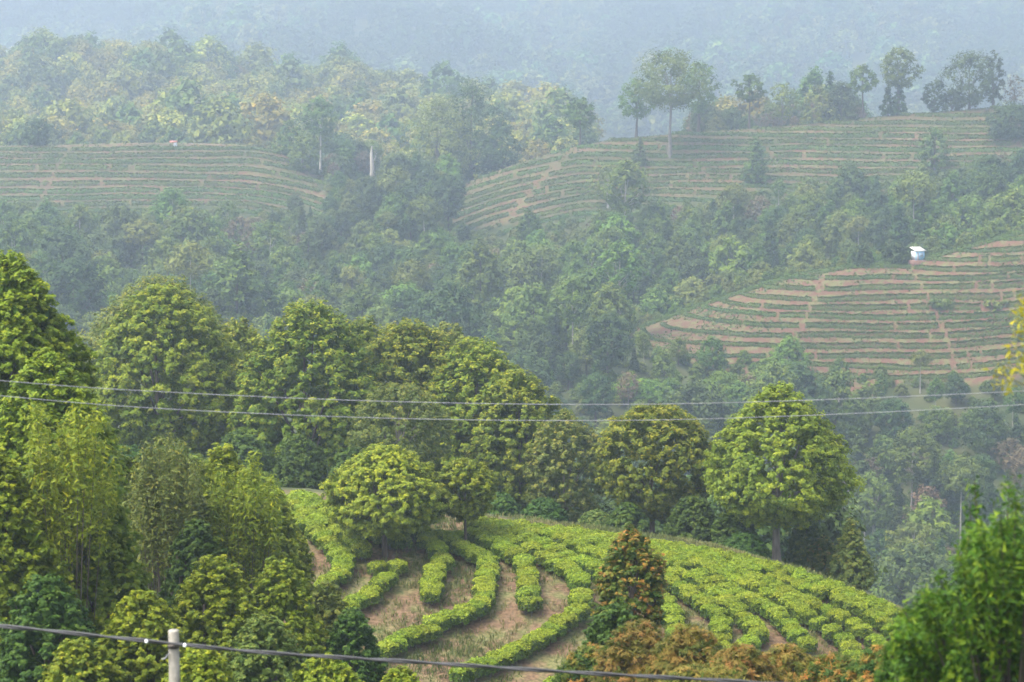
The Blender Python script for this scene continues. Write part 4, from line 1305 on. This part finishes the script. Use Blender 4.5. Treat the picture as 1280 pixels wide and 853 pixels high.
X, Y, px, kind, scl, zg = X[ok], Y[ok], px[ok], kind[ok], scl[ok], zg[ok]
app = hs[kind] * scl / Y * (Y > 290)
order = np.argsort(-app)
REG = [
    (lambda p, y: (p > 1060) & (y < 392), "in the valley beside the flat umbrella tree"),
    (lambda p, y: (p > 780) & (y < 392), "in the valley below the hut hill terraces"),
    (lambda p, y: (p > 640) & (y < 440), "in the valley gap right of the grove"),
    (lambda p, y: (p > 400) & (y < 440), "in the valley behind the grove's middle"),
    (lambda p, y: y < 440, "in the valley behind the bright dome tree"),
    (lambda p, y: (p > 1130) & (y < 490), "just behind the white hut"),
    (lambda p, y: (p > 780) & (y < 490), "just behind the hut hill's nose"),
    (lambda p, y: p < 200, "on the slope below the ball-shaped ridge tree"),
    (lambda p, y: p < 400, "on the slope below the left tea ridge"),
    (lambda p, y: p < 640, "on the slope below the huge saddle trees"),
    (lambda p, y: p < 800, "on the slope below the ridge's footpath"),
    (lambda p, y: p < 960, "on the slope below the tall umbrella tree"),
    (lambda p, y: p < 1130, "on the slope below the lopsided ridge tree"),
    (lambda p, y: p >= 1130, "on the slope below the big round ridge tree")]
single = np.zeros(len(X), bool)
single[order[:300]] = True
for i in np.nonzero(single)[0]:
    (tm, cm, w, h), kl = PR[kind[i]]
    nm = 'bush' if 'bush' in kl else 'tree'
    for fn, where in REG:
        if fn(px[i], Y[i]):
            break
    e = bpy.data.objects.new(nm, None)
    e.location = (X[i], Y[i], zg[i])
    e.rotation_euler = (0, 0, rng.uniform(0, 6.28))
    e.scale = (scl[i] * rng.uniform(0.9, 1.12), scl[i], scl[i] * rng.uniform(0.88, 1.12))
    C.objects.link(e)
    tag(e, kl + ' ' + where, nm, kl + 's ' + where)
    for pn, pm in (('trunk', tm), ('crown' if nm == 'tree' else 'foliage', cm)):
        c = bpy.data.objects.new(pn, pm)
        c.parent = e
        C.objects.link(c)
r = ~single
stuff_forest('valley_forest', "hazy mixed woodland filling the valley between the tea ridges", [(p[0][0], p[0][1]) for p in PR],
             kind[r], np.stack([X[r], Y[r], zg[r]], 1), rng.uniform(0, 6.28, r.sum()), scl[r])

# low undergrowth under the forest
X, Y, px = scatter(81, 22000, 200, 640, 2.3)
rng = np.random.RandomState(82)
keep = ~(((px > 786) & (Y > 394) & (Y < 421)) | (((px < 412) | (px > 566)) & (Y > 538)) | (Y > 600))
keep &= (smooth_noise(X * 0.06, Y * 0.06, 77) < 1.0) | (px < 560) | (Y < 430)
zg = H(X, Y)
keep &= visible(X, Y, zg + 2.5)
X, Y, zg = X[keep], Y[keep], zg[keep]
stuff_forest('undergrowth', "low scrub covering the ground of the valley woodland", [(PR[10][0][1],), (PR[11][0][1],)],
             rng.randint(0, 2, len(X)), np.stack([X, Y, zg - 0.3], 1), rng.uniform(0, 6.28, len(X)), rng.uniform(0.35, 0.7, len(X)))

# wooded hill behind the ridges
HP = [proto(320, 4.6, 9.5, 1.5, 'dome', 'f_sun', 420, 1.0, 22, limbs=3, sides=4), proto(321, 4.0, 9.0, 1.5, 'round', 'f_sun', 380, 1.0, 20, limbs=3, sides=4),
      proto(322, 4.2, 10.5, 1.5, 'dome', 'f_green', 400, 1.0, 22, limbs=3, sides=4), proto(323, 3.0, 9.0, 1.0, 'oval', 'f_olive', 320, 0.9, 18, limbs=3, sides=4)]
X, Y, px = scatter(91, 6000, 640, 955, 7.0)
rng = np.random.RandomState(92)
zg = H(X, Y)
scl = np.clip(np.exp(rng.normal(size=len(X)) * 0.28) * 1.2, 0.6, 2.2)
ok = visible(X, Y, zg + 10 * scl) & ~((px > 730) & ((px < 880) | (px > 1050) | (Y > 720)))
X, Y, zg, scl = X[ok], Y[ok], zg[ok], scl[ok]
stuff_forest('hill_forest', "woodland tinted a sunlit yellow-green on the hill behind the tea ridges", [(p[0], p[1]) for p in HP],
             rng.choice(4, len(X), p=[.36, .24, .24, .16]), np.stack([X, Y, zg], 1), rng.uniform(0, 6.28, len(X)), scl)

# mountain forest
MP = [proto(330, 5.2, 10, 1.0, 'dome', 'f_mtn', 130, 2.0, 14, limbs=2, sides=4), proto(331, 4.6, 11, 1.0, 'round', 'f_mtn', 120, 2.0, 12, limbs=2, sides=4),
      proto(332, 4.0, 12, 1.0, 'oval', 'f_mtn', 110, 1.9, 12, limbs=2, sides=4), proto(333, 5.0, 10, 1.0, 'dome', 'f_dark', 130, 2.0, 14, limbs=2, sides=4)]
X, Y, px = scatter(95, 16000, 1300, 2450, 8.0)
rng = np.random.RandomState(96)
zg = H(X, Y)
ok = visible(X, Y, zg + 12)
_, pyg = proj(np.stack([X, Y, zg], -1))
ok &= pyg > -45
X, Y, zg = X[ok], Y[ok], zg[ok]
stuff_forest('mountain_forest', "pale blue forest covering the far mountain side", [(p[0], p[1]) for p in MP],
             np.where(smooth_noise(X * 0.022, Y * 0.010, 97) + rng.normal(size=len(X)) * 0.25 > 0.1, 3, rng.randint(0, 3, len(X))), np.stack([X, Y, zg], 1), rng.uniform(0, 6.28, len(X)), np.clip(np.exp(rng.normal(size=len(X)) * 0.3) * 1.35, 0.7, 2.6))

# ------------------------------------------------------------------ white hut and red-roofed shelter


def boxq(x0, x1, y0, y1, z0, z1):
    V = np.array([(x, y, z) for z in (z0, z1) for y in (y0, y1) for x in (x0, x1)], float)
    Q = np.array([(0, 2, 3, 1), (4, 5, 7, 6), (0, 1, 5, 4), (2, 6, 7, 3), (0, 4, 6, 2), (1, 3, 7, 5)])
    return V, Q


def part(name, geos, m, parent):
    V, Q = merge(geos)
    return link(name, mesh_np(name, V, Q, [m]), parent)


b = hit(1147, 328, 405, 425)
hut = bpy.data.objects.new('hut', None)
hut.location = b + np.array([0, 0, 0.25])
hut.rotation_euler = (0, 0, math.radians(28))
hut.scale = (0.85, 0.85, 0.85)
C.objects.link(hut)
tag(hut, "small white and blue hut with a pale sheet roof on the terraced hill crest", 'hut')
W_, D_, Ht = 2.3, 1.7, 1.9
part('side_wall', [boxq(-W_ / 2, -W_ / 2 + 0.1, -D_ / 2 + 0.1, D_ / 2, 0.0, Ht)], 'white_wall', hut)
part('side_wall', [boxq(W_ / 2 - 0.1, W_ / 2, -D_ / 2 + 0.1, D_ / 2, 0.0, Ht)], 'white_wall', hut)
part('back_wall', [boxq(-W_ / 2 + 0.1, W_ / 2 - 0.1, D_ / 2 - 0.1, D_ / 2 - 0.003, 0.0, Ht)], 'white_wall', hut)
part('front_wall', [boxq(-W_ / 2, W_ / 2, -D_ / 2, -D_ / 2 + 0.1, 0.0, Ht)], 'blue_wall', hut)
part('platform', [boxq(-W_ / 2 - 0.9, W_ / 2 + 0.9, -D_ / 2 - 0.7, D_ / 2 + 0.6, -1.6, -0.002)], 'earth', hut)
win = part('window', [boxq(-0.1, 0.75, -D_ / 2 - 0.03, -D_ / 2 - 0.003, 0.75, 1.45)], 'white_wall', hut)
part('pane', [boxq(-0.03, 0.68, -D_ / 2 - 0.045, -D_ / 2 - 0.033, 0.82, 1.38)], 'glass', win)
door = part('door', [boxq(-0.95, -0.35, -D_ / 2 - 0.03, -D_ / 2 - 0.003, 0.02, 1.6)], 'white_wall', hut)
e1 = [(-W_ / 2 - 0.25, -D_ / 2 - 0.3, Ht + 0.02), (W_ / 2 + 0.25, -D_ / 2 - 0.3, Ht + 0.02), (W_ / 2 + 0.25, D_ / 2 + 0.25, Ht + 0.75), (-W_ / 2 - 0.25, D_ / 2 + 0.25, Ht + 0.75)]
V = np.array(e1 + [(x, y, z + 0.09) for x, y, z in e1])
Q = np.array([(0, 3, 2, 1), (4, 5, 6, 7), (0, 1, 5, 4), (1, 2, 6, 5), (2, 3, 7, 6), (3, 0, 4, 7)])
link('roof', mesh_np('roof', V, Q, ['sheet_roof']), hut)

b = hit(217, 184, 540, 582)
sh = bpy.data.objects.new('shelter', None)
sh.location = b
sh.scale = (0.75, 0.75, 0.75)
C.objects.link(sh)
tag(sh, "tiny field shelter with a red roof and pale wall on the left tea ridge", 'shelter')
part('wall', [boxq(0.1, 1.1, -0.6, 0.6, -0.3, 1.25)], 'white_wall', sh)
for y in (-0.6, 0.55):
    part('post', [boxq(-1.1, -1.02, y, y + 0.08, -0.3, 1.25)], 'bark', sh)
e1 = [(-1.3, -0.8, 1.2), (1.3, -0.8, 1.2), (1.3, 0, 1.75), (-1.3, 0, 1.75)]
e2 = [(-1.3, 0, 1.75), (1.3, 0, 1.75), (1.3, 0.8, 1.2), (-1.3, 0.8, 1.2)]
gs = []
for e_ in (e1, e2):
    gs.append((np.array(e_ + [(x, y, z + 0.07) for x, y, z in e_]), Q))
part('roof', gs, 'red_tile', sh)

# ------------------------------------------------------------------ pole, cable and wires
Yp = 33.0
ptop = pt(217, 789, Yp)
gz = float(H(ptop[0], Yp))
pole = bpy.data.objects.new('utility_pole', None)
pole.location = (ptop[0], Yp, gz)
C.objects.link(pole)
tag(pole, "round pale concrete utility pole carrying the black cable", 'utility pole')
hp = ptop[2] - gz
V, Q = tube(np.array([[0, 0, -0.6], [0, 0, hp * 0.5], [0, 0, hp - 0.012], [0, 0, hp], [0, 0, hp + 0.001]]), np.array([0.115, 0.093, 0.078, 0.071, 0.001]), 20)
link('shaft', mesh_np('shaft', V, Q, ['concrete'], smooth=True), pole)
zc_ = hp - 20 * Yp / F
V, Q = tube(np.array([[0, 0, zc_ - 0.035], [0, 0, zc_ - 0.034], [0, 0, zc_ + 0.034], [0, 0, zc_ + 0.035]]), np.array([0.079, 0.090, 0.090, 0.079]), 20)
link('band', mesh_np('band', V, Q, ['steel'], smooth=False), pole)
V, Q = tube(np.array([[-0.06, -0.07, zc_ - 0.10], [-0.12, -0.09, zc_ - 0.17], [-0.17, -0.09, zc_ - 0.185]]), np.array([0.010, 0.010, 0.008]), 6)
link('hook', mesh_np('hook', V, Q, ['wire'], smooth=True), pole)
V, Q = tube(np.array([[0, -0.07, zc_], [0, -0.125, zc_ - 0.004]]), np.array([0.022, 0.018]), 8)
link('bolt', mesh_np('bolt', V, Q, ['steel'], smooth=True), pole)

rng = np.random.RandomState(5)


def hang(ctrl, n=90):
    c = np.array([pt(*c) for c in ctrl])
    return resample(smooth_poly(c, 10), np.linalg.norm(c[-1] - c[0]) / n)


cp = hang([(-260, 762, 33.2), (0, 784, 32.95), (110, 795, 32.9), (217, 806, 32.86), (330, 817, 32.9), (520, 829, 32.9), (720, 842, 32.8), (950, 855, 32.7), (1300, 878, 32.4)], 160)
off = np.array([0, 0, 0.012])
tw = np.linspace(0, 60, len(cp))
a1 = cp + np.stack([0 * tw, 0.016 * np.cos(tw), 0.016 * np.sin(tw)], 1)
a2 = cp - np.stack([0 * tw, 0.016 * np.cos(tw), 0.016 * np.sin(tw)], 1)
cab = bpy.data.objects.new('cable', None)
cab.location = cp[len(cp) // 2]
C.objects.link(cab)
tag(cab, "thick twisted black cable sagging past the concrete pole", 'cable')
for arr in (a1, a2):
    V, Q = tube(arr - np.array(cab.location), np.full(len(arr), 0.018), 7)
    link('strand', mesh_np('strand', V, Q, ['cable'], smooth=True), cab)
for (x, y) in ((183, 803), (231, 808)):
    c = pt(x, y, 32.80)
    V, Q = tube(np.array([[0, 0, -0.028], [0, 0, -0.027], [0, 0, -0.012], [0, 0, 0.010], [0, 0, 0.026], [0, 0, 0.027]]), np.array([0.001, 0.016, 0.026, 0.020, 0.014, 0.001]), 12)
    link('cable_clip', mesh_np('cable_clip', V, Q, ['ceramic'], smooth=True), cab, c - np.array(cab.location))
for lab, ctrl in (("upper one of two thin grey wires strung before the grove", [(-300, 448, 40), (0, 477, 41), (200, 491, 42), (480, 503, 43), (760, 507, 44), (1000, 502, 45), (1280, 490, 46), (1600, 470, 47)]),
                  ("lower one of two thin grey wires strung before the grove", [(-300, 466, 40), (0, 496, 41), (200, 512, 42), (480, 524, 43), (760, 527, 44), (1000, 521, 45), (1280, 507, 46), (1600, 484, 47)])):
    c = hang(ctrl, 80)
    o0 = c[len(c) // 2].copy()
    V, Q = tube(c - o0, np.full(len(c), 0.0062), 6)
    o = link('power_wire', mesh_np('power_wire', V, Q, ['wire'], smooth=True), loc=o0)
    tag(o, lab, 'wire', 'thin wires before the grove')

# ------------------------------------------------------------------ the hazy air
hb = [(-1150, 1150), (-80, 2797), (-92, 330)]
V, Q = boxq(*hb[0], *hb[1], *hb[2])
hm_ = bpy.data.materials.new('haze_air')
hm_.use_nodes = True
nt = hm_.node_tree
nt.nodes.remove(nt.nodes["Principled BSDF"])
pv = nt.nodes.new("ShaderNodeVolumePrincipled")
pv.inputs["Color"].default_value = (*HAZE_COLOR, 1)
pv.inputs["Density"].default_value = HAZE_DENSITY
pv.inputs["Anisotropy"].default_value = 0.55
nt.links.new(pv.outputs[0], nt.nodes["Material Output"].inputs["Volume"])
M['haze'] = hm_
haze = link('haze', mesh_np('haze', V, Q, ['haze']))
tag(haze, "pale blue haze filling the air over the valley", 'haze', kind='stuff')
